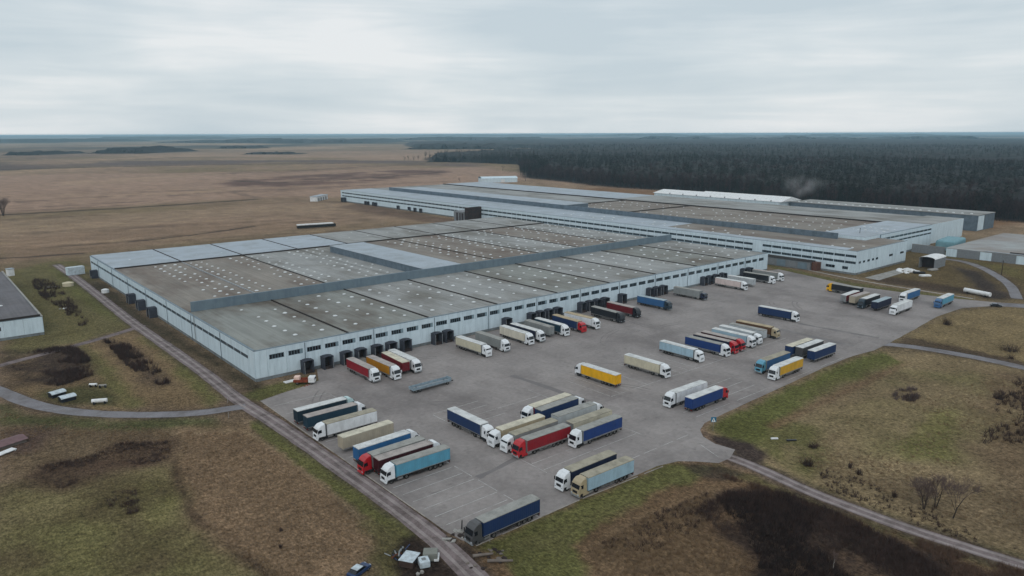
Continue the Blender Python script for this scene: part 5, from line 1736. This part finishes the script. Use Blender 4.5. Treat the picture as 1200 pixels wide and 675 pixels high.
tank_pipe((108, 474), (126, 472.5), 0.55, M_white, 'white pipe section lying on the meadow by the curved road')
tank_pipe((105, 453.5), (114, 453.2), 0.35, M_white, 'thin white pipe by the dark thicket', 'pipe')
tank_pipe((116, 454.5), (125, 454), 0.3, M_conc, 'thin grey pipe right of the white one by the thicket', 'pipe')
tank_pipe((1130, 343), (1160, 349), 1.0, M_white, 'long white tank lying by the dark ditch near the east exit', 'tank', 'tank')
g_ = G(371, 267)
t_ = thing('covered_wagon', 'long white topped wagon alone in the brown field behind the warehouse', 'wagon', (g_[0], g_[1], 0), math.atan2(G(394, 264)[1] - G(347, 267)[1], G(394, 264)[0] - G(347, 267)[0]))
obj('wagon_body', MB().box(-15, 15, -1.6, 1.6, 0.6, 2.6).mesh('wagon_body'), M_black, t_)
obj('wagon_top', MB().box(-15.2, 13.2, -1.7, 1.7, 2.6, 3.6).mesh('wagon_top', bevel=0.4), M_white, t_)
# brown hut and white lean board at the left edge
g_ = G(10, 521)
t_ = thing('brown_hut', 'purple brown roofed low hut at the left edge of the meadow', 'hut', (g_[0], g_[1], 0), 0.35)
t_.scale = (0.9, 0.9, 0.6)
obj('hut_wall', MB().box(-6, 3.4, -2.2, 2.2, 0, 1.5).mesh('hut_wall'), M_log, t_)
rf = MB().quad((-6.4, -2.6, 1.4), (3.8, -2.6, 1.4), (3.8, 0, 2.4), (-6.4, 0, 2.4)).quad((3.8, 2.6, 1.4), (-6.4, 2.6, 1.4), (-6.4, 0, 2.4), (3.8, 0, 2.4))
obj('hut_roof', rf.mesh('hut_roof'), mat('brown_felt', srgb(112, 90, 92), rough=0.9, var=0.2, vscale=1.0), t_)
g_ = G(4, 532)
tag(obj('fallen_awning', MB().box(-2.6, 2.6, -0.9, 0.9, 0.25, 0.4).box(-2.4, -2.2, -0.8, 0.8, 0, 0.25).box(2.2, 2.4, -0.8, 0.8, 0, 0.25).mesh('white_panel'), M_white, None, (g_[0], g_[1], 0), 0.5), 'white awning lying below the brown hut', 'awning')

# north-east yard: shed, slab, snow white pile
g_ = G(1087, 313)
t_ = thing('open_shed', 'grey tent shed with white roof and open dark end in the yard', 'shed', (g_[0] + 2, g_[1] - 1, 0), 0.02)
obj('shed_frame', MB().box(-7, 9, -3.9, -3.7, 0, 5.2).box(-7, 9, 3.7, 3.9, 0, 5.2).box(8.8, 9, -3.7, 3.7, 0, 5.2).mesh('shed_frame'), M_dockp, t_)
rf = MB()
for i in range(6):
    a2, b2 = math.pi * i / 6, math.pi * (i + 1) / 6
    rf.quad((-7.2, -4.1 * math.cos(a2), 5.2 + 1.2 * math.sin(a2)), (9.2, -4.1 * math.cos(a2), 5.2 + 1.2 * math.sin(a2)), (9.2, -4.1 * math.cos(b2), 5.2 + 1.2 * math.sin(b2)), (-7.2, -4.1 * math.cos(b2), 5.2 + 1.2 * math.sin(b2)))
obj('shed_roof', rf.mesh('shed_roof'), M_white, t_)
obj('dark_back', MB().box(-3.0, -2.8, -3.65, 3.65, 0, 5.1).mesh('dark_back'), M_dockd, t_)
slab = [G(1013, 325.5), G(1030, 328.5), G(1062, 318.5), G(1052, 315.5)]
me = MB().quad(*[(x_, y_, 0.02) for x_, y_ in slab]).mesh('concrete_apron')
tag(obj('concrete_apron', me, M_conc), kind='structure')
heap('gravel_pile', 'white gravel pile beside the open grey shed', 'gravel pile', (1062, 318), 34, 7.5, 1.7, [M_white], 0.55, 21)
for k, (x_, y_, lab) in enumerate(((1077, 320.5, 'dark boat shaped bundle between gravel pile and shed'), (1084, 324, 'white flat boat hull on the yard grass'), (1093, 317, 'small grey slab stack by the shed'))):
    g_ = G(x_, y_)
    tag(obj('yard_bundle', MB().box(-2.8, 2.8, -1.2, 1.2, 0, 1.0).mesh('yard_bundle', bevel=0.4), (M_black, M_white, M_conc)[k], None, (g_[0], g_[1], 0), -0.9 + k * 0.3), lab, 'bundle')
g_ = G(1068, 292.5)
tag(obj('white_sheet_stack', MB().box(-3, 3, -2, 2, 0, 1.1).mesh('white_sheet_stack', bevel=0.3), M_white, None, (g_[0], g_[1], 0), 0.3), 'white sheet stack in the gap behind the rear warehouse corner', 'stack')
g_ = G(1183, 307)
t_ = thing('trailer_cart', 'dark cart with white cover by the low building wall', 'cart', (g_[0] - 2, g_[1], 0), 1.2)
obj('cart_body', MB().box(-2.4, 2.4, -1, 1, 0.7, 2.0).mesh('cart_body', bevel=0.1), M_black, t_)
obj('cart_cover', MB().box(-2.5, 2.5, -1.1, 1.1, 2.0, 2.3).mesh('cart_cover', bevel=0.12), M_white, t_)
for s in (-0.8, 0.8):
    wheel(t_, -1.2, s)
    wheel(t_, 1.2, s)

# ------------------------------------------------------------------ vegetation
def tree_mesh(seed, h_, spread, lean=0.0, multi=1, depth=4, twigs=True):
    r = random.Random(seed)
    tr, cr = MB(), MB()

    def grow(p, d, L, rad_, lev):
        q = p + d * L
        (tr if lev < 2 else cr).cyl(p, q, rad_, rad_ * 0.62, 6 if lev < 2 else 3, caps=False)
        if lev >= depth:
            return
        n = r.choice((2, 3, 3)) if lev < depth - 1 else 4
        for k in range(n):
            ax = Vector((r.gauss(0, 1), r.gauss(0, 1), r.gauss(0, 0.4))).normalized()
            nd = (d + ax * r.uniform(0.5, 1.05) * spread + Vector((0, 0, 0.18))).normalized()
            st = p + d * L * r.uniform(0.55, 1.0)
            grow(st, nd, L * r.uniform(0.6, 0.9), max(rad_ * 0.42, 0.011), lev + 1)
        if lev < 3:
            grow(q, (d + Vector((r.gauss(0, .15), r.gauss(0, .15), 0.1))).normalized(), L * 0.75, rad_ * 0.6, lev + 1)
    for k in range(multi):
        a = r.uniform(0, 6.28)
        d = Vector((math.cos(a) * (lean + 0.16 * (multi > 1)), math.sin(a) * (lean + 0.16 * (multi > 1)), 1)).normalized()
        grow(Vector((math.cos(a) * 0.3 * (multi > 1), math.sin(a) * 0.3 * (multi > 1), -0.1)), d, h_ * 0.26 * r.uniform(0.85, 1.1), h_ * 0.013, 0)
    return tr, cr


def bare_tree(px, h_, label, seed, spread=0.9, lean=0.1, multi=1, depth=5, bark=None, base=None):
    g = base or G(*px)
    t_ = thing('bare_tree', label, 'tree', (g[0], g[1], 0))
    tr, cr = tree_mesh(seed, h_, spread, lean, multi, depth)
    obj('trunk', tr.mesh('trunk'), bark or M_wood, t_)
    obj('crown', cr.mesh('crown'), M_twig, t_)
    return t_


bare_tree((1117, 607), 10.5, 'leaning bare tree right of the bare clump by the east road', 5, 0.75, 0.35, 1, 6)
bare_tree((1083, 596), 8.5, 'left bare multi stemmed tree clump by the east road', 12, 0.8, 0.15, 4, 5)
bare_tree((1096, 593), 9.0, 'middle bare tree of the clump by the east road', 17, 0.75, 0.1, 2, 5)
bare_tree((976, 668), 5.5, 'pale birch sapling standing in the dark thicket', 22, 0.5, 0.05, 1, 4, M_birch)
bare_tree((4, 253), 23, 'dark bare tree at the left edge of the far fields', 31, 0.9, 0.05, 6, 5)
bare_tree((616, 212.5), 13, 'lone dark tree beside the far pale blue shed', 33, 0.7, 0.0, 2, 4)
bare_tree((589, 200), 14, 'small lone tree in the far field left of the forest corner', 34, 0.8, 0.0, 2, 4)
bare_tree((539, 216), 12, 'thin bare tree behind the rear warehouse roofs', 35, 0.6, 0.0, 1, 4)
for k, (x_, y_) in enumerate(((474, 188), (479, 187.5), (485, 188), (490, 187.4))):
    bare_tree((x_, y_), 17, ('first', 'second', 'third', 'last')[k] + ' dark tree of the short row in the distant field from the left', 40 + k, 0.9, 0.0, 3, 4)


def stalks(mb, r, x_, y_, h_, n, spread, wid, z0=0.0):
    for k in range(n):
        a = r.uniform(0, 6.283)
        b_ = r.uniform(0, 6.283)
        hh = h_ * r.uniform(0.45, 1.0)
        s = spread * r.uniform(0.2, 1.0)
        bx, by = x_ + r.gauss(0, 0.25) * spread, y_ + r.gauss(0, 0.25) * spread
        tx, ty = bx + math.cos(a) * s, by + math.sin(a) * s
        wx, wy = math.cos(b_) * wid, math.sin(b_) * wid
        i = len(mb.v)
        mb.v += [(bx - wx, by - wy, z0), (bx + wx, by + wy, z0), (tx + wx * 0.35, ty + wy * 0.35, z0 + hh), (tx - wx * 0.35, ty - wy * 0.35, z0 + hh)]
        mb.f.append((i, i + 1, i + 2, i + 3))


def in_poly(x_, y_, poly):
    c = False
    n = len(poly)
    for i in range(n):
        (ax, ay), (bx, by) = poly[i], poly[(i + 1) % n]
        if (ay > y_) != (by > y_) and x_ < (bx - ax) * (y_ - ay) / (by - ay) + ax:
            c = not c
    return c


def thicket(name, label, cat, poly_px, count, h0, h1, n, spread, wid, material, seed, clump=None):
    """ground cover of upright twigs or stalks, one mass"""
    poly = GP(poly_px)
    r = random.Random(seed)
    xs, ys = [p[0] for p in poly], [p[1] for p in poly]
    mb = MB()
    done = 0
    tries = 0
    while done < count and tries < count * 60:
        tries += 1
        x_, y_ = r.uniform(min(xs), max(xs)), r.uniform(min(ys), max(ys))
        if not in_poly(x_, y_, poly):
            continue
        if clump:
            v = float(fbm(np.array([x_]), np.array([y_]), 1 / clump, 3, seed)[0])
            if r.random() > (v - 0.36) * 2.6:
                continue
        stalks(mb, r, x_, y_, r.uniform(h0, h1), n, spread, wid)
        done += 1
    o = obj(name, mb.mesh(name), material)
    return tag(o, label, cat, kind='stuff')


thicket('scrub', 'dark leafless thicket on the heath south of the east road', 'scrub', [(815, 600), (850, 577), (915, 577), (975, 600), (1060, 640), (1120, 680), (1100, 720), (880, 720), (890, 665), (850, 630)], 2600, 0.5, 1.7, 10, 0.9, 0.03, M_scrub, 1, 14)
thicket('scrub', 'black core of the thicket on the south heath', 'scrub', [(845, 590), (880, 582), (915, 582), (955, 605), (945, 635), (1000, 680), (990, 720), (890, 720), (890, 655), (868, 620)], 1300, 0.5, 1.6, 11, 0.8, 0.04, mat('black_scrub', srgb(44, 34, 32), rough=0.95, var=0.3, vscale=0.4), 31)
thicket('scrub', 'brown shrubs along the south side of the east road', 'scrub', [(840, 555), (900, 572), (1000, 610), (1200, 672), (1200, 720), (1120, 690), (960, 600), (880, 575)], 1100, 0.5, 1.3, 10, 0.8, 0.03, mat('brown_scrub', srgb(92, 72, 60), rough=0.95, var=0.3, vscale=0.5), 2, 7)
thicket('dry_reeds', 'dry tan reeds on the heath beside the dark thicket', 'reeds', [(690, 645), (760, 604), (835, 575), (825, 625), (880, 655), (880, 720), (720, 720)], 2200, 0.3, 0.9, 10, 0.5, 0.03, M_reed, 3)
thicket('scrub', 'dark brush spots among the dry reeds', 'scrub', [(700, 640), (760, 605), (830, 578), (820, 620), (760, 650)], 200, 0.4, 1.1, 12, 0.6, 0.03, M_scrub, 4, 5)
thicket('scrub', 'dark square thicket left of the curved road', 'scrub', [(10, 418), (45, 411), (88, 406), (104, 420), (110, 440), (72, 452), (40, 450), (15, 438)], 900, 0.6, 1.7, 10, 0.9, 0.045, M_scrub, 5, 12)
thicket('scrub', 'row of dark bushes in the west meadow beside the warehouse track', 'scrub', [(122, 400), (150, 404), (178, 425), (200, 450), (184, 452), (150, 430)], 420, 0.8, 2.2, 12, 0.9, 0.05, M_scrub, 6, 7)
thicket('scrub', 'dark bush line in the far west meadow', 'scrub', [(36, 326), (62, 330), (80, 348), (105, 378), (95, 384), (70, 362), (45, 345)], 330, 0.8, 2.4, 12, 1.0, 0.06, M_scrub, 7, 9)
thicket('scrub', 'broken dark brush on the south west field', 'scrub', [(45, 547), (100, 537), (140, 520), (198, 517), (200, 538), (150, 548), (70, 573)], 420, 0.3, 0.9, 10, 0.7, 0.03, M_scrub, 8, 7)
thicket('scrub', 'dark brush patch inside the green south west field', 'scrub', [(118, 578), (160, 574), (165, 600), (138, 608)], 110, 0.3, 0.8, 10, 0.6, 0.03, M_scrub, 9, 4)
thicket('dry_reeds', 'tan weeds across the south west brown field', 'reeds', [(208, 505), (286, 506), (400, 590), (438, 632), (330, 690), (230, 605)], 2600, 0.15, 0.45, 8, 0.4, 0.025, M_reed, 10)
thicket('scrub', 'weedy edge shrubs along the north side of the east road', 'scrub', [(960, 545), (1100, 596), (1200, 635), (1200, 655), (1080, 618), (960, 570)], 240, 0.3, 1.0, 11, 0.5, 0.03, M_scrub, 11, 4)
thicket('scrub', 'dark shrub belt at the right of the east field', 'scrub', [(1165, 462), (1200, 440), (1240, 470), (1240, 520), (1190, 520), (1150, 520)], 330, 0.7, 1.9, 11, 0.8, 0.05, M_scrub, 12, 7)
thicket('scrub', 'small purple brown bushes in the middle of the east field', 'scrub', [(1045, 458), (1080, 455), (1075, 470), (1050, 472)], 90, 0.5, 1.6, 12, 0.8, 0.05, M_twig, 13, 5)
thicket('dry_reeds', 'tan weeds over the east field', 'reeds', [(930, 540), (1000, 490), (1180, 440), (1240, 480), (1240, 640), (1100, 600)], 2600, 0.15, 0.5, 8, 0.45, 0.03, M_reed, 14, 12)
thicket('dry_reeds', 'tan weeds beside the curved road', 'reeds', [(0, 484), (120, 496), (200, 505), (205, 540), (60, 540), (0, 545)], 1100, 0.15, 0.5, 8, 0.45, 0.03, M_reed, 15, 9)


def shrub(px, h_, label, seed, n=70, sp=1.1):
    g = G(*px)
    r = random.Random(seed)
    mb, st = MB(), MB()
    for k in range(4):
        stalks(mb, r, r.gauss(0, sp * 0.35), r.gauss(0, sp * 0.35), h_, n // 4, sp, 0.045)
    stalks(st, r, 0, 0, h_ * 0.6, 6, 0.4, 0.06)
    t_ = thing('shrub', label, 'shrub', (g[0], g[1], 0))
    obj('twigs', mb.mesh('twigs'), M_scrub, t_)
    obj('stems', st.mesh('stems'), M_wood, t_)


shrub((945, 545), 2.2, 'round dark leafless shrub left in the east field by the road', 3, 130, 1.5)
shrub((953, 525), 1.1, 'flat dark shrub above the round one in the east field', 4, 130, 1.7)
shrub((1110, 380), 3.0, 'dark round bush alone on the north east field', 5, 150, 2.2)
shrub((1182, 411), 2.8, 'wide dark bush near the right edge of the north east field', 6, 150, 3.0)
shrub((1186, 420.5), 1.6, 'small dark bush below the wide one at the right edge', 7, 70, 1.2)
shrub((1172, 468), 2.6, 'upright dark shrub at the right of the east field', 8, 130, 1.3)
shrub((1067, 468), 2.0, 'low bush in the middle of the east field', 9, 110, 1.8)
shrub((1006, 556), 1.5, 'small dark shrub on the east field near the road', 10, 70, 0.6)
shrub((996, 548), 1.4, 'small dark shrub left of another on the east field', 11, 60, 0.6)
shrub((1048, 583), 1.6, 'small dark shrub on the slope by the east road', 14, 60, 0.6)
shrub((330, 622), 0.8, 'tiny dark tuft in the brown south west field', 12, 40, 0.4)
shrub((329, 642), 0.8, 'lower tiny dark tuft in the brown south west field', 13, 40, 0.4)


# ---- the forest: low sheet of crowns with trees standing through it
def pine_mesh(seed):
    r = random.Random(seed)
    mb = MB()
    mb.cyl((0, 0, 0), (0, 0, 19), 0.28, 0.1, 5, caps=False)
    for k in range(130):
        u = r.random() ** 0.8
        z_ = 9.5 + 13.5 * u
        rr_ = (3.0 * (1 - u) ** 0.7 + 0.35) * r.uniform(0.35, 1.0)
        a = r.uniform(0, 6.283)
        c = Vector((math.cos(a) * rr_, math.sin(a) * rr_, z_))
        s = r.uniform(0.5, 1.0) * (1.15 - 0.55 * u)
        d1 = Vector((r.gauss(0, 1), r.gauss(0, 1), r.gauss(0, 0.5))).normalized() * s
        d2 = Vector((r.gauss(0, 1), r.gauss(0, 1), r.gauss(0, 0.9))).normalized() * s * 0.7
        mb.quad(c - d1, c + d2, c + d1)
    return mb.mesh('pine')


def bare_mesh(seed):
    r = random.Random(seed)
    mb = MB()
    mb.cyl((0, 0, 0), (0, 0, 14), 0.2, 0.1, 4, caps=False)
    for k in range(110):
        a = r.uniform(0, 6.283)
        z_ = r.uniform(7, 17)
        L = r.uniform(2.5, 5.5) * (1.1 - 0.03 * z_)
        b_ = r.uniform(0, 6.283)
        w_ = r.uniform(0.07, 0.16)
        p = Vector((math.cos(a) * 0.4, math.sin(a) * 0.4, z_))
        q = p + Vector((math.cos(a) * L * 0.75, math.sin(a) * L * 0.75, L * r.uniform(0.6, 1.2)))
        wv = Vector((math.cos(b_), math.sin(b_), 0)) * w_
        mb.quad(p - wv, p + wv, q + wv * 0.3, q - wv * 0.3)
    return mb.mesh('bare_wood')


for M_ in (M_pine, M_decid):                                       # every tree its own tone
    t = M_.node_tree
    b = t.nodes['Principled BSDF']
    lk = b.inputs['Base Color'].links[0]
    src = lk.from_socket
    oi = N(t, 'ShaderNodeObjectInfo')
    mr = N(t, 'ShaderNodeMapRange')
    mr.inputs['To Min'].default_value = 0.45
    mr.inputs['To Max'].default_value = 1.35
    t.links.new(oi.outputs['Random'], mr.inputs['Value'])
    sc = N(t, 'ShaderNodeVectorMath', operation='SCALE')
    t.links.new(src, sc.inputs[0])
    t.links.new(mr.outputs['Result'], sc.inputs['Scale'])
    t.links.new(sc.outputs['Vector'], b.inputs['Base Color'])

proto_col = bpy.data.collections.new('forest_trees')
for k in range(3):
    o = bpy.data.objects.new('a_pine_%d' % k, pine_mesh(60 + k))
    o.data.materials.append(M_pine)
    proto_col.objects.link(o)
for k in range(3):
    o = bpy.data.objects.new('b_bare_%d' % k, bare_mesh(80 + k))
    o.data.materials.append(M_decid)
    proto_col.objects.link(o)

rs = np.random.RandomState(5)


def sample_forest(x0, x1, y0, y1, spacing, cond):
    n = int((x1 - x0) * (y1 - y0) / spacing ** 2)
    xx, yy = rs.uniform(x0, x1, n), rs.uniform(y0, y1, n)
    sd = poly_sd(xx, yy, FOREST)
    ang = np.degrees(np.arctan2(yy, xx)) - math.degrees(CAM_PSI)
    k = (sd < 26 * (fbm(xx, yy, 1 / 30.0, 3, 9) - 0.5)) & (np.abs(ang) < 44) & cond(xx, yy, sd)
    return xx[k], yy[k], sd[k]


b1 = sample_forest(690, 1250, -40, 1500, 5.2, lambda x_, y_, s: (s > -45))
b2 = sample_forest(690, 1700, -200, 1900, 10.5, lambda x_, y_, s: (s <= -45) & (np.hypot(x_, y_) < 1900))
b3 = sample_forest(1000, 3600, 0, 3700, 24.0, lambda x_, y_, s: (s < 0) & (np.hypot(x_, y_) >= 1900) & (np.hypot(x_, y_) < 3800))
fx, fy, fs_ = [np.concatenate(c) for c in zip(b1, b2, b3)]
mixn = fbm(fx, fy, 1 / 90.0, 3, 15)
edge = fs_ > -30
bare = (mixn + rs.uniform(-.12, .12, fx.size)) > np.where(edge, 0.46, 0.57)
idx = np.where(bare, 3, 0) + rs.randint(0, 3, fx.size)
scl = rs.uniform(0.62, 1.25, fx.size) * np.where(edge, rs.uniform(0.65, 1.0, fx.size), 1.0)
rot = np.column_stack([rs.normal(0, 0.03, fx.size), rs.normal(0, 0.03, fx.size), rs.uniform(0, 6.283, fx.size)])
fm = bpy.data.meshes.new('forest')
fm.from_pydata(np.column_stack([fx, fy, np.zeros_like(fx)]).tolist(), [], [])
fm.attributes.new('idx', 'INT', 'POINT').data.foreach_set('value', idx.astype(np.int32))
fm.attributes.new('scl', 'FLOAT', 'POINT').data.foreach_set('value', scl.astype(np.float32))
fm.attributes.new('rot', 'FLOAT_VECTOR', 'POINT').data.foreach_set('vector', rot.astype(np.float32).ravel())
forest = obj('forest', fm)
tag(forest, 'dark mixed pine and bare forest behind the factory', 'forest', kind='stuff')
ng = bpy.data.node_groups.new('forest_scatter', 'GeometryNodeTree')
ng.interface.new_socket('Geometry', in_out='INPUT', socket_type='NodeSocketGeometry')
ng.interface.new_socket('Geometry', in_out='OUTPUT', socket_type='NodeSocketGeometry')
gi, go = ng.nodes.new('NodeGroupInput'), ng.nodes.new('NodeGroupOutput')
ip = ng.nodes.new('GeometryNodeInstanceOnPoints')
ci = ng.nodes.new('GeometryNodeCollectionInfo')
ci.inputs['Collection'].default_value = proto_col
ci.inputs['Separate Children'].default_value = True
ci.inputs['Reset Children'].default_value = True
ip.inputs['Pick Instance'].default_value = True


def named(nm, dt):
    n = ng.nodes.new('GeometryNodeInputNamedAttribute')
    n.data_type = dt
    n.inputs['Name'].default_value = nm
    return n.outputs['Attribute']


ng.links.new(gi.outputs[0], ip.inputs['Points'])
ng.links.new(ci.outputs[0], ip.inputs['Instance'])
ng.links.new(named('idx', 'INT'), ip.inputs['Instance Index'])
ng.links.new(named('rot', 'FLOAT_VECTOR'), ip.inputs['Rotation'])
ng.links.new(named('scl', 'FLOAT'), ip.inputs['Scale'])
ng.links.new(ip.outputs[0], go.inputs[0])
md = forest.modifiers.new('scatter', 'NODES')
md.node_group = ng


def canopy(name, label, poly, r0, r1, h_, seed, da=0.3, ratio=1.012, inset=25.0):
    rlist = [r0]
    while rlist[-1] < r1:
        rlist.append(rlist[-1] * ratio)
    al = np.radians(np.arange(math.degrees(CAM_PSI) - 45, math.degrees(CAM_PSI) + 45, da))
    rr_ = np.array(rlist)
    xx, yy = (rr_[:, None] * np.cos(al)).ravel(), (rr_[:, None] * np.sin(al)).ravel()
    sd = poly_sd(xx, yy, poly) + inset
    jit = rs.uniform(0, 1, xx.size)
    top = h_ * (0.72 + 0.45 * fbm(xx, yy, 1 / 35.0, 3, seed) + 0.25 * (jit - 0.5))
    zz = np.where(sd < 0, top * np.clip(-sd / 14, 0, 1) ** 0.5, -2.0)
    n = len(al)
    fs = []
    inside = sd < 14
    for i in range(len(rr_) - 1):
        for j in range(n - 1):
            q = (i * n + j, (i + 1) * n + j, (i + 1) * n + j + 1, i * n + j + 1)
            if inside[q[0]] or inside[q[2]] or inside[q[1]] or inside[q[3]]:
                fs.append(q)
    me_ = bpy.data.meshes.new(name)
    me_.from_pydata(np.column_stack([xx, yy, zz]).tolist(), [], fs)
    me_.validate()
    o = obj(name, me_, M_canopy)
    bm = bmesh.new()
    bm.from_mesh(me_)
    bmesh.ops.delete(bm, geom=[v for v in bm.verts if not v.link_faces], context='VERTS')
    bm.to_mesh(me_)
    bm.free()
    return tag(o, label, 'forest', kind='stuff')


canopy('forest_canopy', 'unbroken dark forest crowns running back to the horizon', FOREST, 740, 7600, 17.0, 3)


def wood(x0, x1, y_, depth, h_, label, seed):
    """a distant wood: ragged strip of crowns standing on the plain"""
    a_, b_ = Vector(G(x0, y_)), Vector(G(x1, y_))
    u = (b_ - a_)
    L = u.length
    u.normalize()
    v = Vector((-u.y, u.x))
    if v.dot(a_) < 0:
        v = -v
    r = random.Random(seed)
    nu, nv = max(20, int(L / max(6, L / 160))), 6
    vs, fs = [], []
    for i in range(nu + 1):
        s = i / nu
        env = min(1, 5 * s + 0.12, 5 * (1 - s) + 0.12) * (0.62 + 0.38 * math.sin(s * 19 + seed) * math.sin(s * 43 + seed * 2.3))
        for j in range(nv + 1):
            q = j / nv
            p = a_ + u * (L * s) + v * (depth * q + r.uniform(-.1, .1) * depth)
            hz_ = 0 if j in (0, nv) else h_ * env * r.uniform(0.45, 1.15)
            if j == 1:
                p = a_ + u * (L * s) + v * (r.uniform(0.0, .04) * depth)
            vs.append((p.x, p.y, hz_ - 0.5))
    for i in range(nu):
        for j in range(nv):
            k = i * (nv + 1) + j
            fs.append((k, k + nv + 1, k + nv + 2, k + 1))
    me_ = bpy.data.meshes.new('distant_wood')
    me_.from_pydata(vs, [], fs)
    tag(obj('distant_wood', me_, M_canopy), label, 'wood', kind='stuff')


for k, (x0, x1, y_, dp, h_, lab) in enumerate((
        (105, 172, 180, 400, 26, 'small dark wood alone in the far left fields'), (150, 210, 178.2, 200, 12, 'thin hedge right of the small dark wood'), (0, 46, 182, 300, 14, 'village trees at the far left edge'),
        (280, 345, 181, 150, 9, 'low hedge in the middle of the far left fields'), (-40, 60, 167, 1500, 30, 'hazy wood on the left horizon'), (180, 445, 167.5, 1200, 34, 'long hazy wood on the left horizon'),
        (430, 640, 164.5, 1500, 36, 'hazy wood on the horizon above the clearing'), (90, 230, 163.5, 1500, 40, 'faint wood on the left horizon'), (470, 600, 175, 600, 24, 'dark wood ending at the fields left of the forest'),
        (-60, 400, 161, 3000, 50, 'faint blue ridge of trees along the left horizon'), (350, 1260, 160, 3000, 60, 'faint blue ridge of trees along the right horizon'), (640, 1260, 164, 2000, 40, 'hazy forest strip near the right horizon'),
        (250, 300, 174, 200, 14, 'little hedge under the long hazy wood'), (500, 600, 190, 300, 22, 'outlying dark trees at the corner of the forest'))):
    wood(x0, x1, y_, dp, h_, lab, 100 + k)

# ------------------------------------------------------------------ haze
hz = MB().box(-62000, 62000, -62000, 62000, -3.0, 75.0).mesh('haze')
Mh = bpy.data.materials.new('haze_air')
Mh.use_nodes = True
t = Mh.node_tree
t.nodes.remove(t.nodes['Principled BSDF'])
pv = N(t, 'ShaderNodeVolumePrincipled')
pv.inputs['Color'].default_value = (0.52, 0.78, 0.94, 1)
pv.inputs['Density'].default_value = 0.000072
pv.inputs['Anisotropy'].default_value = 0.0
t.links.new(pv.outputs['Volume'], t.nodes['Material Output'].inputs['Volume'])
ho = obj('haze', hz, Mh)
tag(ho, kind='stuff')

# ------------------------------------------------------------------ thin steam drifting up behind the white shed
bm = bmesh.new()
bmesh.ops.create_icosphere(bm, subdivisions=3, radius=1.0)
for v in bm.verts:
    v.co = Vector((v.co.x * 22, v.co.y * 26, v.co.z * 13))
me = bpy.data.meshes.new('steam')
bm.to_mesh(me)
bm.free()
Ms = bpy.data.materials.new('steam_vapour')
Ms.use_nodes = True
t = Ms.node_tree
t.nodes.remove(t.nodes['Principled BSDF'])
pv = N(t, 'ShaderNodeVolumePrincipled')
pv.inputs['Color'].default_value = (0.9, 0.92, 0.95, 1)
tc = N(t, 'ShaderNodeTexCoord')
nz = N(t, 'ShaderNodeTexNoise')
nz.inputs['Scale'].default_value = 0.09
nz.inputs['Detail'].default_value = 3
t.links.new(tc.outputs['Object'], nz.inputs['Vector'])
ln = N(t, 'ShaderNodeVectorMath', operation='LENGTH')
dv = N(t, 'ShaderNodeVectorMath', operation='DIVIDE')
dv.inputs[1].default_value = (22, 26, 13)
t.links.new(tc.outputs['Object'], dv.inputs[0])
t.links.new(dv.outputs['Vector'], ln.inputs[0])
fo = N(t, 'ShaderNodeMapRange')
for k, v in zip(('From Min', 'From Max', 'To Min', 'To Max'), (0.2, 0.95, 1.0, 0.0)):
    fo.inputs[k].default_value = v
t.links.new(ln.outputs['Value'], fo.inputs['Value'])
nm_ = N(t, 'ShaderNodeMapRange')
for k, v in zip(('From Min', 'From Max', 'To Min', 'To Max'), (0.42, 0.7, 0.0, 0.022)):
    nm_.inputs[k].default_value = v
t.links.new(nz.outputs['Fac'], nm_.inputs['Value'])
ml = N(t, 'ShaderNodeMath', operation='MULTIPLY')
t.links.new(fo.outputs['Result'], ml.inputs[0])
t.links.new(nm_.outputs['Result'], ml.inputs[1])
t.links.new(ml.outputs[0], pv.inputs['Density'])
t.links.new(pv.outputs['Volume'], t.nodes['Material Output'].inputs['Volume'])
tag(obj('steam', me, Ms, None, (668, 362, 22)), 'thin steam drifting above the white shed before the forest', 'steam', kind='stuff')
